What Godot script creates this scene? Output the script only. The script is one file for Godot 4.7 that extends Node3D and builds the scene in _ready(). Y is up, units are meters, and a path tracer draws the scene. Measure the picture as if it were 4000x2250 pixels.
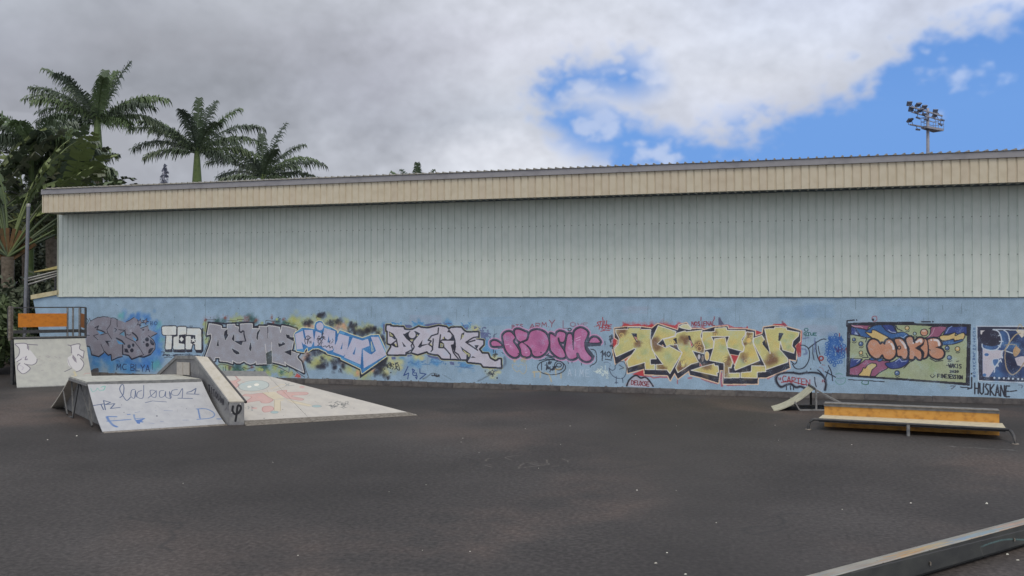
extends Node3D
# A skate park in front of a long sports hall with a painted wall, under a half clouded sky.

const FOCAL := 3600.0          # focal length in photograph pixels (4000 x 2250)
const EYE := Vector3(0, 2.6, 0)
const PITCH := 0.00917
const HALL := Vector3(-14.847, 0, -30.198)   # left end of the facade
const HALL_TURN := -0.28622

var hall_x := Vector3(0.95932, 0, 0.28232)
var hall_n := Vector3(-0.28232, 0, 0.95932)
var rng := RandomNumberGenerator.new()

# ------------------------------------------------------------------ helpers
func ray(px: float, py: float) -> Vector3:
	return Vector3((px - 2000.0) / FOCAL, -(py - 1125.0) / FOCAL, -1.0).rotated(Vector3.RIGHT, PITCH)

func on_level(px: float, py: float, y := 0.0) -> Vector3:
	var r := ray(px, py)
	return EYE + r * ((y - EYE.y) / r.y)

func at_depth(px: float, py: float, depth: float) -> Vector3:
	var r := ray(px, py)
	return EYE + r * (depth / -r.z)

func on_plane(px: float, py: float, o: Vector3, n: Vector3) -> Vector3:
	var r := ray(px, py)
	return EYE + r * ((o - EYE).dot(n) / r.dot(n))

func begin() -> SurfaceTool:
	var st := SurfaceTool.new()
	st.begin(Mesh.PRIMITIVE_TRIANGLES)
	st.set_smooth_group(-1)
	return st

func tri(st: SurfaceTool, a: Vector3, b: Vector3, c: Vector3, ua := Vector2.ZERO, ub := Vector2(1, 0), uc := Vector2(1, 1)) -> void:
	st.set_uv(ua); st.add_vertex(a)
	st.set_uv(ub); st.add_vertex(b)
	st.set_uv(uc); st.add_vertex(c)

func quad(st: SurfaceTool, a: Vector3, b: Vector3, c: Vector3, d: Vector3, ua := Vector2(0, 0), ub := Vector2(1, 0), uc := Vector2(1, 1), ud := Vector2(0, 1)) -> void:
	tri(st, a, b, c, ua, ub, uc)
	tri(st, a, c, d, ua, uc, ud)

# a box given by its eight corners: bottom ring p[0..3], top ring p[4..7]
func hexa(st: SurfaceTool, p: Array) -> void:
	quad(st, p[3], p[2], p[1], p[0])
	quad(st, p[4], p[5], p[6], p[7])
	for i in 4:
		var j := (i + 1) % 4
		quad(st, p[i], p[j], p[j + 4], p[i + 4])

func box(st: SurfaceTool, lo: Vector3, hi: Vector3) -> void:
	hexa(st, [Vector3(lo.x, lo.y, hi.z), Vector3(hi.x, lo.y, hi.z), Vector3(hi.x, lo.y, lo.z), Vector3(lo.x, lo.y, lo.z),
		Vector3(lo.x, hi.y, hi.z), Vector3(hi.x, hi.y, hi.z), Vector3(hi.x, hi.y, lo.z), Vector3(lo.x, hi.y, lo.z)])

# a rectangular bar from a to b, w wide (sideways) and h high
func bar(st: SurfaceTool, a: Vector3, b: Vector3, w: float, h: float, up := Vector3.UP) -> void:
	var d := (b - a).normalized()
	if absf(d.dot(up)) > 0.98:
		up = Vector3.RIGHT
	var s := d.cross(up).normalized() * w * 0.5
	var u := s.cross(d).normalized() * h * 0.5
	hexa(st, [a - s - u, b - s - u, b + s - u, a + s - u, a - s + u, b - s + u, b + s + u, a + s + u])

# a slab: a polygon (in order) carried along v
func slab(st: SurfaceTool, pts: Array, v: Vector3) -> void:
	var n := pts.size()
	for i in range(1, n - 1):
		tri(st, pts[0], pts[i], pts[i + 1])
		tri(st, pts[0] + v, pts[i + 1] + v, pts[i] + v)
	for i in n:
		var j := (i + 1) % n
		quad(st, pts[i], pts[i] + v, pts[j] + v, pts[j])

func tube(st: SurfaceTool, pts: Array, r: float, sides := 8, r_end := -1.0) -> void:
	st.set_smooth_group(1)
	var rings := []
	var n := pts.size()
	for i in n:
		var d: Vector3 = (pts[mini(i + 1, n - 1)] - pts[maxi(i - 1, 0)]).normalized()
		var up := Vector3.UP if absf(d.y) < 0.9 else Vector3.RIGHT
		var s := d.cross(up).normalized()
		var u := s.cross(d)
		var rr := r if r_end < 0 else lerpf(r, r_end, float(i) / (n - 1))
		var ring := []
		for k in sides:
			var a := TAU * k / sides
			ring.append(pts[i] + (s * cos(a) + u * sin(a)) * rr)
		rings.append(ring)
	for i in n - 1:
		for k in sides:
			var k2 := (k + 1) % sides
			var t0 := float(i) / (n - 1)
			var t1 := float(i + 1) / (n - 1)
			quad(st, rings[i][k], rings[i][k2], rings[i + 1][k2], rings[i + 1][k],
				Vector2(float(k) / sides, t0), Vector2(float(k + 1) / sides, t0), Vector2(float(k + 1) / sides, t1), Vector2(float(k) / sides, t1))
	st.set_smooth_group(-1)
	for e in [0, n - 1]:
		for k in range(1, sides - 1):
			tri(st, rings[e][0], rings[e][k], rings[e][k + 1])

func lathe(st: SurfaceTool, base: Vector3, prof: Array, sides := 12) -> void:   # prof: [radius, height] pairs
	st.set_smooth_group(1)
	for i in prof.size() - 1:
		for k in sides:
			var a := TAU * k / sides
			var b := TAU * (k + 1) / sides
			var p: Array = prof[i]
			var q: Array = prof[i + 1]
			quad(st, base + Vector3(cos(a) * p[0], p[1], sin(a) * p[0]), base + Vector3(cos(a) * q[0], q[1], sin(a) * q[0]),
				base + Vector3(cos(b) * q[0], q[1], sin(b) * q[0]), base + Vector3(cos(b) * p[0], p[1], sin(b) * p[0]))
	st.set_smooth_group(-1)

func mesh(st: SurfaceTool) -> ArrayMesh:
	st.generate_normals()
	return st.commit()

func obj(called: String, st, m: Material, parent: Node = null) -> MeshInstance3D:
	var o := MeshInstance3D.new()
	o.name = called
	o.mesh = mesh(st) if st is SurfaceTool else st
	o.material_override = m
	(parent if parent else self).add_child(o, true)
	return o

# a part whose shape is given in world space, under a thing that stands at its own base
func part(called: String, st: SurfaceTool, m: Material, parent: Node3D, inside: Node3D = null) -> MeshInstance3D:
	var o := obj(called, st, m, inside if inside else parent)
	if inside == null:
		o.transform = parent.transform.affine_inverse()
	return o

var used := {}
func numbered(called: String) -> String:
	used[called] = used.get(called, -1) + 1
	return called if used[called] == 0 else "%s_%03d" % [called, used[called]]

func thing(called: String, label: String, category: String, at := Vector3.ZERO, turn := 0.0, group := "") -> Node3D:
	var o := Node3D.new()
	o.name = numbered(called)
	add_child(o)
	o.position = at
	o.rotation.y = turn
	o.set_meta("label", label)
	o.set_meta("category", category)
	if group != "":
		o.set_meta("group", group)
	return o

# ------------------------------------------------------------------ textures and materials
func lin(c: Color) -> Color:
	return c.srgb_to_linear()

# a seamless noise picture run through a colour ramp
func noise_tex(seed_: int, freq: float, octaves: int, ramp: Array, size := 512, kind := FastNoiseLite.TYPE_SIMPLEX_SMOOTH, offs := []) -> ImageTexture:
	var n := FastNoiseLite.new()
	n.seed = seed_; n.frequency = freq; n.fractal_octaves = octaves; n.noise_type = kind
	n.fractal_type = FastNoiseLite.FRACTAL_FBM
	var src := n.get_seamless_image(size, size)
	src.convert(Image.FORMAT_L8)
	var g := Gradient.new()
	var o := PackedFloat32Array()
	var cs := PackedColorArray()
	for i in ramp.size():
		o.append(offs[i] if offs.size() else float(i) / maxf(1, ramp.size() - 1))
		cs.append(ramp[i])
	g.offsets = o; g.colors = cs
	var lut := []
	for i in 256:
		var c: Color = g.sample(i / 255.0)
		lut.append([c.r8, c.g8, c.b8])
	var d := src.get_data()
	var out := PackedByteArray()
	out.resize(size * size * 3)
	for i in size * size:
		var l: Array = lut[d[i]]
		out[i * 3] = l[0]; out[i * 3 + 1] = l[1]; out[i * 3 + 2] = l[2]
	return ImageTexture.create_from_image(Image.create_from_data(size, size, false, Image.FORMAT_RGB8, out))

func bump_tex(seed_: int, freq: float, octaves: int, strength: float, size := 512) -> ImageTexture:
	var n := FastNoiseLite.new()
	n.seed = seed_; n.frequency = freq; n.fractal_octaves = octaves
	var src := n.get_seamless_image(size, size)
	src.convert(Image.FORMAT_RGBA8)
	src.bump_map_to_normal_map(strength)
	return ImageTexture.create_from_image(src)

func plain(c: Color, rough := 0.8, metal := 0.0) -> StandardMaterial3D:
	var m := StandardMaterial3D.new()
	m.albedo_color = c; m.roughness = rough; m.metallic = metal
	return m

# mottled material: noise between colours, laid over the surface in world space
func mottled(ramp: Array, per_metre: float, seed_ := 1, rough := 0.8, metal := 0.0, freq := 0.012, octaves := 5, offs := []) -> StandardMaterial3D:
	var m := StandardMaterial3D.new()
	m.albedo_texture = noise_tex(seed_, freq, octaves, ramp, 512, FastNoiseLite.TYPE_SIMPLEX_SMOOTH, offs)
	m.uv1_triplanar = true
	m.uv1_world_triplanar = true
	m.uv1_scale = Vector3.ONE * per_metre
	m.roughness = rough; m.metallic = metal
	return m

func rgb(r: int, g: int, b: int) -> Color:
	return Color8(r, g, b)

# ------------------------------------------------------------------ a painter for flat paint on walls and boards
var pic: Image                  # picture being painted
var pic_map: Callable           # photograph pixel -> texel
var pic_scale := 1.0            # texels for one photograph pixel
var c_x := 0.0
var c_y := 0.0
var c_k := 1.0
var paint_gain := 1.0           # light that fell on the surface when its colours were noted
var paint_dull := 0.0           # chalkiness of old spray paint
var paint_tone := Color(1, 1, 1)
var stamps := {}

func view(x: float, y: float, k: float) -> void:
	c_x = x; c_y = y; c_k = k

func tx(u: float, v: float) -> Vector2:
	return pic_map.call(c_x + u / c_k, c_y + v / c_k)

# colour noted from the photograph -> colour of the paint itself
func pc(c: Color) -> Color:
	var l := c.srgb_to_linear()
	var y := l.r * 0.21 + l.g * 0.72 + l.b * 0.07
	l = Color(lerpf(l.r, y, paint_dull), lerpf(l.g, y, paint_dull), lerpf(l.b, y, paint_dull))
	l = Color(l.r * paint_tone.r, l.g * paint_tone.g, l.b * paint_tone.b)
	return Color(minf(l.r / paint_gain, 0.86), minf(l.g / paint_gain, 0.86), minf(l.b / paint_gain, 0.86), 1.0).linear_to_srgb() * Color(1, 1, 1, 0) + Color(0, 0, 0, c.a)

func pts_of(a: Array, smooth := false, closed := true) -> PackedVector2Array:
	var p := PackedVector2Array()
	for i in range(0, a.size() - 1, 2):
		p.append(tx(a[i], a[i + 1]))
	if not smooth or p.size() < 3:
		return p
	var q := PackedVector2Array()
	var n := p.size()
	var last := n if closed else n - 1
	for i in last:
		var p0 := p[(i - 1 + n) % n] if closed else p[maxi(i - 1, 0)]
		var p1 := p[i]
		var p2 := p[(i + 1) % n]
		var p3 := p[(i + 2) % n] if closed else p[mini(i + 2, n - 1)]
		for k in 6:
			q.append(p1.cubic_interpolate(p2, p0, p3, k / 6.0))
	if not closed:
		q.append(p[n - 1])
	return q

func fill_poly(p: PackedVector2Array, c: Color) -> void:
	var y0 := INF
	var y1 := -INF
	for v in p:
		y0 = minf(y0, v.y); y1 = maxf(y1, v.y)
	var n := p.size()
	for y in range(maxi(0, int(floor(y0))), mini(pic.get_height() - 1, int(ceil(y1))) + 1):
		var yc := y + 0.5
		var xs := []
		for i in n:
			var a := p[i]
			var b := p[(i + 1) % n]
			if (a.y <= yc) != (b.y <= yc):
				xs.append(a.x + (yc - a.y) / (b.y - a.y) * (b.x - a.x))
		xs.sort()
		for k in range(0, xs.size() - 1, 2):
			var xa := int(round(xs[k]))
			var xb := int(round(xs[k + 1]))
			if xb > xa:
				if c.a > 0.99:
					pic.fill_rect(Rect2i(xa, y, xb - xa, 1), c)
				else:
					for x in range(maxi(xa, 0), mini(xb, pic.get_width())):
						pic.set_pixel(x, y, pic.get_pixel(x, y).lerp(Color(c.r, c.g, c.b), c.a))

func stamp(r: float, c: Color, soft: float) -> Image:
	var key := "%.1f %s %.2f" % [r, c.to_html(), soft]
	if stamps.has(key):
		return stamps[key]
	var s := int(ceil(r)) * 2 + 3
	var im := Image.create(s, s, false, Image.FORMAT_RGBA8)
	var m := s * 0.5
	for y in s:
		for x in s:
			var d := Vector2(x + 0.5 - m, y + 0.5 - m).length()
			var a := clampf(r + 0.5 - d, 0, 1) if soft <= 0 else pow(clampf(1.0 - d / r, 0, 1), soft)
			im.set_pixel(x, y, Color(c.r, c.g, c.b, c.a * a))
	stamps[key] = im
	return im

func put(p: Vector2, r: float, c: Color, soft := 0.0) -> void:
	var im := stamp(snappedf(maxf(r, 0.6), 0.2), c, soft)
	var s := im.get_width()
	pic.blend_rect(im, Rect2i(0, 0, s, s), Vector2i(int(round(p.x - s * 0.5)), int(round(p.y - s * 0.5))))

func stroke(p: PackedVector2Array, w: float, c: Color, closed := false, soft := 0.0) -> void:
	var n := p.size()
	for i in (n if closed else n - 1):
		var a := p[i]
		var b := p[(i + 1) % n]
		var steps := maxi(1, int(a.distance_to(b) / maxf(0.5, w * (0.16 if soft <= 0 else 0.3))))
		for k in steps:
			put(a.lerp(b, float(k) / steps), w * 0.5, c, soft)
	if not closed and n > 0:
		put(p[n - 1], w * 0.5, c, soft)

func fill(c: Color, a: Array, smooth := false) -> void:
	fill_poly(pts_of(a, smooth), pc(c))

func ink(c: Color, w: float, a: Array, smooth := false, closed := false) -> void:
	stroke(pts_of(a, smooth, closed), w / c_k * pic_scale, pc(c), closed)

# filled shape with an outline
func shape(c: Color, line: Color, w: float, a: Array, smooth := false) -> void:
	var p := pts_of(a, smooth)
	fill_poly(p, pc(c))
	stroke(p, w / c_k * pic_scale, pc(line), true)

func dot(c: Color, x: float, y: float, rx: float, ry := -1.0) -> void:
	if ry < 0: ry = rx
	var a := []
	for i in 20:
		a.append(x + cos(TAU * i / 20.0) * rx); a.append(y + sin(TAU * i / 20.0) * ry)
	fill(c, a)

func ring(c: Color, w: float, x: float, y: float, rx: float, ry := -1.0) -> void:
	if ry < 0: ry = rx
	var a := []
	for i in 20:
		a.append(x + cos(TAU * i / 20.0) * rx); a.append(y + sin(TAU * i / 20.0) * ry)
	ink(c, w, a, false, true)

# soft spray paint: x, y, radius triples
func spray(c: Color, alpha: float, a: Array) -> void:
	var q := pc(c); q.a = alpha
	for i in range(0, a.size() - 2, 3):
		var r: float = a[i + 2] / c_k * pic_scale
		var p := tx(a[i], a[i + 1])
		q.a = alpha * 0.3
		for k in 26:
			var d := Vector2(rng.randfn(), rng.randfn()) * 0.42
			put(p + d * r, r * rng.randf_range(0.22, 0.62), q, 0.8)

# a hazy spray line
func mist(c: Color, alpha: float, w: float, a: Array, smooth := true) -> void:
	var q := pc(c); q.a = alpha
	stroke(pts_of(a, smooth, false), w / c_k * pic_scale, q, false, 1.2)

# a bunch of short random strokes
func scribble(c: Color, w: float, x: float, y: float, rx: float, ry: float, n: int) -> void:
	for i in n:
		var p := []
		var u := x + rng.randf_range(-rx, rx)
		var v := y + rng.randf_range(-ry, ry)
		for k in 4:
			p.append(u); p.append(v)
			u += rng.randf_range(-0.35, 0.35) * rx; v += rng.randf_range(-0.5, 0.5) * ry
		ink(c, w, p, true)

# simple strokes lettering: each letter a list of polylines on a 4 x 6 grid
const LETTERS := {
	"A": [[0,6,2,0,4,6],[0.8,4,3.2,4]], "B": [[0,6,0,0,3,0.6,3.4,2,0,3,3.8,4,3.2,5.8,0,6]], "C": [[4,0.6,1.6,0,0,3,1.4,6,4,5.4]],
	"D": [[0,6,0,0,3,1,4,3,3,5.4,0,6]], "E": [[4,0,0,0,0,6,4,6],[0,3,3,3]], "F": [[4,0,0,0,0,6],[0,3,3,3]], "G": [[4,0.6,1.6,0,0,3,1.4,6,4,5.4,4,3.4,2.4,3.4]],
	"H": [[0,0,0,6],[4,0,4,6],[0,3,4,3]], "I": [[2,0,2,6]], "J": [[3,0,3,5,1.5,6,0,5]], "K": [[0,0,0,6],[4,0,0,3,4,6]], "L": [[0,0,0,6,4,6]],
	"M": [[0,6,0.4,0,2,4,3.6,0,4,6]], "N": [[0,6,0,0,4,6,4,0]], "O": [[2,0,0.2,1.4,0,4,1.8,6,3.8,4.6,4,1.6,2,0]], "P": [[0,6,0,0,3.6,0.6,3.6,2.6,0,3.2]],
	"Q": [[2,0,0,3,2,6,4,3,2,0],[2.4,4.4,4,6.4]], "R": [[0,6,0,0,3.6,0.6,3.4,2.6,0,3.2,4,6]], "S": [[4,0.4,1.4,0,0.4,1.6,3.6,4,3,5.8,0,5.6]], "T": [[0,0,4,0],[2,0,2,6]],
	"U": [[0,0,0.2,5,2,6,3.8,5,4,0]], "V": [[0,0,2,6,4,0]], "W": [[0,0,1,6,2,2,3,6,4,0]], "X": [[0,0,4,6],[4,0,0,6]], "Y": [[0,0,2,3,4,0],[2,3,1.6,6]], "Z": [[0,0,4,0,0,6,4,6]],
	"0": [[2,0,0.2,3,2,6,3.8,3,2,0]], "2": [[0,1,2,0,3.8,1.6,0,6,4,6]], "3": [[0,0,3.8,0.6,1.6,2.6,4,4.4,0,6]], "4": [[3,6,3,0,0,4,4,4]], "1": [[0.6,1.4,2,0,2,6],[0.4,6,3.6,6]], "5": [[4,0,0.4,0,0.2,2.6,3.6,3.4,3.4,5.8,0,6]], "8": [[2,3,0.4,1.4,2,0,3.6,1.4,2,3,0.2,4.6,2,6,3.8,4.6,2,3]],
	"!": [[2,0,2,4],[2,5.6,2,6]], ".": [[2,5.8,2.2,6]], "-": [[0.6,3,3.4,3]], "'": [[2,0,1.8,1.2]]}

func letters(c: Color, w: float, text: String, x: float, y: float, lw: float, lh: float, gap: float, dy := 0.0, slant := 0.0) -> void:
	for i in text.length():
		var ch := text[i]
		if LETTERS.has(ch):
			for line in LETTERS[ch]:
				var p := []
				for k in range(0, line.size() - 1, 2):
					p.append(x + line[k] / 4.0 * lw + slant * (6.0 - line[k + 1]) / 6.0 * lh)
					p.append(y + line[k + 1] / 6.0 * lh)
				ink(c, w, p)
		x += lw + gap
		y += dy

# ------------------------------------------------------------------ sky
# rough tones of the cloud sheet over the view, every 500 px across and 150 px down
const SKY_TONES := [
	[[178,183,193],[173,177,187],[178,182,191],[200,204,215],[208,212,223],[210,215,227],[207,214,231],[212,219,237],[216,224,244]],
	[[170,174,185],[161,164,173],[159,162,171],[190,193,205],[208,211,223],[212,216,228],[210,216,230],[212,219,236],[200,214,242]],
	[[159,162,172],[154,158,167],[154,158,167],[174,177,189],[204,208,219],[208,213,226],[214,218,229],[211,217,232],[195,212,242]],
	[[159,162,171],[159,162,171],[159,163,172],[170,174,185],[197,203,215],[208,213,227],[208,213,228],[207,214,233],[195,212,242]],
	[[161,164,173],[164,167,175],[169,173,182],[183,187,197],[216,219,228],[216,220,231],[212,217,231],[209,216,235],[197,213,242]],
	[[166,169,178],[168,171,181],[174,178,187],[191,195,205],[218,222,230],[218,223,232],[214,219,233],[210,217,237],[200,214,242]]]
const BLUE_HOLES := [
	[[2400,720],[2385,610],[2230,540],[2150,470],[2180,420],[2330,425],[2560,460],[2670,525],[2870,515],[3100,440],[3340,345],[3480,235],[3620,150],[3760,105],[4000,40],[4600,-200],[6500,-300],[6500,900],[2400,900]],
	[[2140,330],[2200,270],[2280,240],[2400,255],[2560,240],[2590,310],[2500,345],[2380,335],[2290,330],[2200,400],[2160,400]]]

func hole_dist(p: Vector2) -> float:      # > 0 inside a blue hole
	var best := -1e9
	for h in BLUE_HOLES:
		var d := 1e9
		var inside := false
		var n: int = h.size()
		for i in n:
			var a := Vector2(h[i][0], h[i][1])
			var b := Vector2(h[(i + 1) % n][0], h[(i + 1) % n][1])
			d = minf(d, p.distance_squared_to(Geometry2D.get_closest_point_to_segment(p, a, b)))
			if (a.y <= p.y) != (b.y <= p.y) and p.x < a.x + (p.y - a.y) / (b.y - a.y) * (b.x - a.x):
				inside = not inside
		best = maxf(best, sqrt(d) * (1.0 if inside else -1.0))
	return best

var sky_big := FastNoiseLite.new()
var sky_small := FastNoiseLite.new()
var sky_fine := FastNoiseLite.new()
var sky_tones := []
var sky_mean := Color8(216, 219, 226).srgb_to_linear()
var blue_low := Color8(114, 161, 227).srgb_to_linear()
var blue_high := Color8(78, 132, 208).srgb_to_linear()

func sky_color(az: float, el: float) -> Color:
	var ca := cos(el)
	var dir := Vector3(sin(az) * ca, sin(el), -cos(az) * ca)
	var a := clampf(az, -0.75, 0.75)
	var px := 2000.0 + 3600.0 * (tan(a) + (az - a) * 1.2)
	var py := 1158.0 - 3600.0 * tan(minf(el, 0.9)) / cos(a)
	var q := Vector3(dir.x, dir.y * 1.7, dir.z)
	var n1 := sky_big.get_noise_3dv(q * 2.6)
	var n2 := sky_small.get_noise_3dv(q * 2.2)
	var n3 := sky_fine.get_noise_3dv(Vector3(dir.x, dir.y * 1.4, dir.z) * 9.0)
	var wx := px + n1 * 120.0 + n2 * 70.0 + n3 * 40.0
	var wy := py + n2 * 60.0 - n1 * 50.0 + n3 * 30.0
	# cloud tone
	var gx := clampf(wx / 500.0, 0, 7.999)
	var gy := clampf(wy / 150.0, 0, 4.999)
	var ix := int(gx)
	var iy := int(gy)
	var fx := gx - ix
	var fy := gy - iy
	var c: Color = sky_tones[iy][ix].lerp(sky_tones[iy][ix + 1], fx).lerp(sky_tones[iy + 1][ix].lerp(sky_tones[iy + 1][ix + 1], fx), fy)
	c = c.lerp(sky_mean, smoothstep(0.75, 1.5, absf(az)))
	c = c * (1.0 + n1 * 0.16 + n2 * 0.16 + n3 * 0.10)
	# blue gaps with ragged edges
	var d := hole_dist(Vector2(wx, wy)) if wx > 1700.0 else -400.0
	var t := smoothstep(-95.0, 75.0, d + n2 * 50.0 + n3 * 40.0 + n1 * 20.0)
	# thin wisps in the blue
	t *= 1.0 - 0.5 * smoothstep(0.22, 0.6, n2 + n1 * 0.5 + n3 * 0.35)
	var b := blue_low.lerp(blue_high, clampf((dir.y - 0.185) * 4.0, 0, 1))
	return c.lerp(b, t)

func make_sky() -> ImageTexture:
	var w := 4096
	var h := 2048
	sky_big.seed = 11; sky_big.frequency = 1.0; sky_big.fractal_octaves = 5
	sky_small.seed = 23; sky_small.frequency = 4.0; sky_small.fractal_octaves = 4
	sky_fine.seed = 37; sky_fine.frequency = 4.0; sky_fine.fractal_octaves = 4; sky_fine.fractal_gain = 0.55
	for r in SKY_TONES:
		var row := []
		for t in r:
			row.append(Color8(t[0], t[1], t[2]).srgb_to_linear())
		sky_tones.append(row)
	var im := Image.create(w, h, false, Image.FORMAT_RGBF)
	im.fill(Color(0.10, 0.10, 0.105))
	# coarse all round, fine where clouds are seen from here
	for y in range(0, h / 2 + 8, 4):
		for x in range(0, w, 4):
			var az := wrapf((x + 2.0) / w * TAU, -PI, PI)      # the middle of the view is the picture's left edge
			im.fill_rect(Rect2i(x, y, 4, 4), sky_color(az, (0.5 - (y + 2.0) / h) * PI))
	for y in range(700, h / 2 + 4):
		var el := (0.5 - (y + 0.5) / h) * PI
		for k in range(-480, 480):
			im.set_pixel(posmod(k, w), y, sky_color((k + 0.5) / w * TAU, el))
	return ImageTexture.create_from_image(im)

func make_light() -> void:
	var cam := Camera3D.new()
	cam.name = "camera"
	cam.position = EYE
	cam.rotation.x = PITCH
	cam.fov = rad_to_deg(2.0 * atan(1125.0 / FOCAL))
	cam.far = 1000.0
	add_child(cam)
	cam.current = true
	var env := Environment.new()
	env.background_mode = Environment.BG_SKY
	var sky := Sky.new()
	var sm := PanoramaSkyMaterial.new()
	sm.panorama = make_sky()
	sky.sky_material = sm
	env.sky = sky
	env.tonemap_mode = Environment.TONE_MAPPER_LINEAR
	env.tonemap_exposure = 1.0
	env.sdfgi_enabled = true
	env.ssao_enabled = true
	env.ssil_enabled = true
	var we := WorldEnvironment.new()
	we.name = "air"
	we.environment = env
	add_child(we)
	# the sun stands high behind the camera, veiled by cloud
	var sun := DirectionalLight3D.new()
	sun.name = "sun"
	sun.light_color = Color(1.0, 0.95, 0.88)
	sun.light_energy = 0.55
	sun.light_angular_distance = 25.0
	sun.shadow_enabled = true
	sun.rotation = Vector3(deg_to_rad(-62), deg_to_rad(15), 0)
	add_child(sun)

# ------------------------------------------------------------------ ground
func make_ground() -> void:
	var size := 2048
	var span := 48.0
	var n := FastNoiseLite.new()
	n.seed = 5; n.frequency = 0.004; n.fractal_octaves = 6; n.fractal_gain = 0.62
	var a := n.get_seamless_image(size, size); a.convert(Image.FORMAT_L8)
	n.seed = 9; n.frequency = 0.0022; n.fractal_octaves = 4; n.fractal_gain = 0.5
	var b := n.get_seamless_image(size, size); b.convert(Image.FORMAT_L8)
	n.seed = 31; n.frequency = 0.35; n.fractal_octaves = 2
	var g := n.get_seamless_image(size, size); g.convert(Image.FORMAT_L8)
	var da := a.get_data()
	var db := b.get_data()
	var dg := g.get_data()
	var out := PackedByteArray()
	out.resize(size * size * 3)
	for i in size * size:
		var t := 54.0 + (da[i] - 128) * 0.14 + (db[i] - 128) * 0.08 + (dg[i] - 128) * 0.20
		var dust := clampf((db[i] - 122) * 0.018, 0, 1) * clampf((da[i] - 96) * 0.016, 0, 1)
		out[i * 3] = int(clampf(t + 4.0 + dust * 15.0, 20, 200))
		out[i * 3 + 1] = int(clampf(t + 0.5 + dust * 8.5, 20, 200))
		out[i * 3 + 2] = int(clampf(t + dust * 5.0, 20, 200))
	pic = Image.create_from_data(size, size, false, Image.FORMAT_RGB8, out)
	pic.convert(Image.FORMAT_RGBA8)
	pic_map = func(px, py):
		var p := on_level(px, py)
		return Vector2((p.x + 24.0) / span * size, (p.z + 44.0) / span * size)
	paint_gain = 1.0
	pic_scale = 0.25
	view(1500, 1600, 1.9815)
	# worn chalk marks
	var chalk := Color(0.52, 0.5, 0.48, 0.3)
	for l in [[790,400,800,380,840,376],[780,430,830,445],[800,428,830,424],[935,370,1000,358,1050,358],[935,372,985,390],[1045,455,1055,430,1085,415],[1045,452,1240,430],[1130,415,1275,425,1255,388],[1130,420,1200,432],[1300,440,1355,432],[1380,380,1420,395,1420,408],[1100,408,1180,408]]:
		ink(chalk, 5.0, l)
	# darker damp patches, reddish dust and orange traces of paint
	mist(Color(0.16, 0.16, 0.17), 0.05, 55, [840,285,930,310,1020,335,1110,350])
	mist(Color(0.16, 0.16, 0.17), 0.03, 30, [440,290,700,300,1000,295,1330,300])
	mist(Color(0.17, 0.17, 0.18), 0.03, 22, [1350,320,1800,335,2300,345,2570,350])
	mist(Color(0.17, 0.17, 0.18), 0.03, 26, [540,440,800,470,1100,490,1400,490])
	mist(Color(0.17, 0.17, 0.18), 0.025, 60, [0,510,160,490,400,500])
	mist(Color(0.6, 0.3, 0.2), 0.05, 30, [1530,632,1600,645,1670,642])
	mist(Color(0.5, 0.3, 0.22), 0.03, 26, [1910,735,1980,735])
	mist(Color(0.45, 0.38, 0.3), 0.03, 28, [2140,630,2240,632])
	mist(Color(0.42, 0.28, 0.22), 0.02, 110, [1850,980,2000,1010,2280,1010])
	view(0, 0, 1.0)
	for i in 26:
		var x := rng.randf_range(3700, 3960)
		ink(Color(0.5, 0.5, 0.5, 0.35), 4.0, [x, 1742 + (x - 3700) * 0.06, x + rng.randf_range(6, 22), 1744 + (x - 3700) * 0.06])
	# skid marks, hairline cracks and pale specks
	for i in 46:
		var x := rng.randf_range(100, 3900)
		var y := rng.randf_range(1600, 2240)
		var l := rng.randf_range(60, 420)
		var c := Color(0.15, 0.15, 0.16, rng.randf_range(0.04, 0.12))
		if i % 3 == 0: c = Color(0.42, 0.41, 0.40, rng.randf_range(0.04, 0.10))
		stroke(pts_of([x, y, x + l * 0.5, y + rng.randf_range(-14, 14), x + l, y + rng.randf_range(-22, 22)], true, false), rng.randf_range(1.2, 3.0), c, false, 0.8)
	for i in 9:
		var q := tx(rng.randf_range(300, 3700), rng.randf_range(1560, 2200))
		var d := Vector2.from_angle(rng.randf() * TAU)
		for k in 60:
			put(q, 0.9, Color(0.13, 0.13, 0.14, 0.4))
			q += d * 1.6
			d = d.rotated(rng.randf_range(-0.5, 0.5))
	for i in 900:
		var q := Vector2(rng.randf_range(0, size), rng.randf_range(0, size))
		put(q, rng.randf_range(0.5, 1.1), Color(0.46, 0.45, 0.43, rng.randf_range(0.08, 0.28)))
	var m := StandardMaterial3D.new()
	m.albedo_texture = ImageTexture.create_from_image(pic)
	m.roughness = 0.66
	m.normal_enabled = true
	m.detail_enabled = true
	m.detail_blend_mode = BaseMaterial3D.BLEND_MODE_MUL
	m.detail_uv_layer = BaseMaterial3D.DETAIL_UV_2
	m.detail_albedo = noise_tex(77, 0.11, 3, [rgb(190, 190, 190), rgb(236, 236, 236), rgb(255, 255, 255)], 512)
	m.detail_normal = bump_tex(78, 0.16, 3, 1.2, 512)
	var st := begin()
	var r := 240.0
	var v := [Vector3(-r, 0, -r), Vector3(r, 0, -r), Vector3(r, 0, r), Vector3(-r, 0, r)]
	for k in [0, 1, 2, 0, 2, 3]:
		var p: Vector3 = v[k]
		st.set_uv(Vector2((p.x + 24.0) / span, (p.z + 44.0) / span))
		st.set_uv2(Vector2(p.x, p.z) / 1.4)
		st.add_vertex(p)
	st.generate_normals()
	st.generate_tangents()
	var o := obj("ground", st.commit(), m)
	o.set_meta("kind", "structure")
	o.set_meta("label", "dark grey worn asphalt yard with dusty patches and chalk marks")
	o.set_meta("category", "ground")

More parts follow.
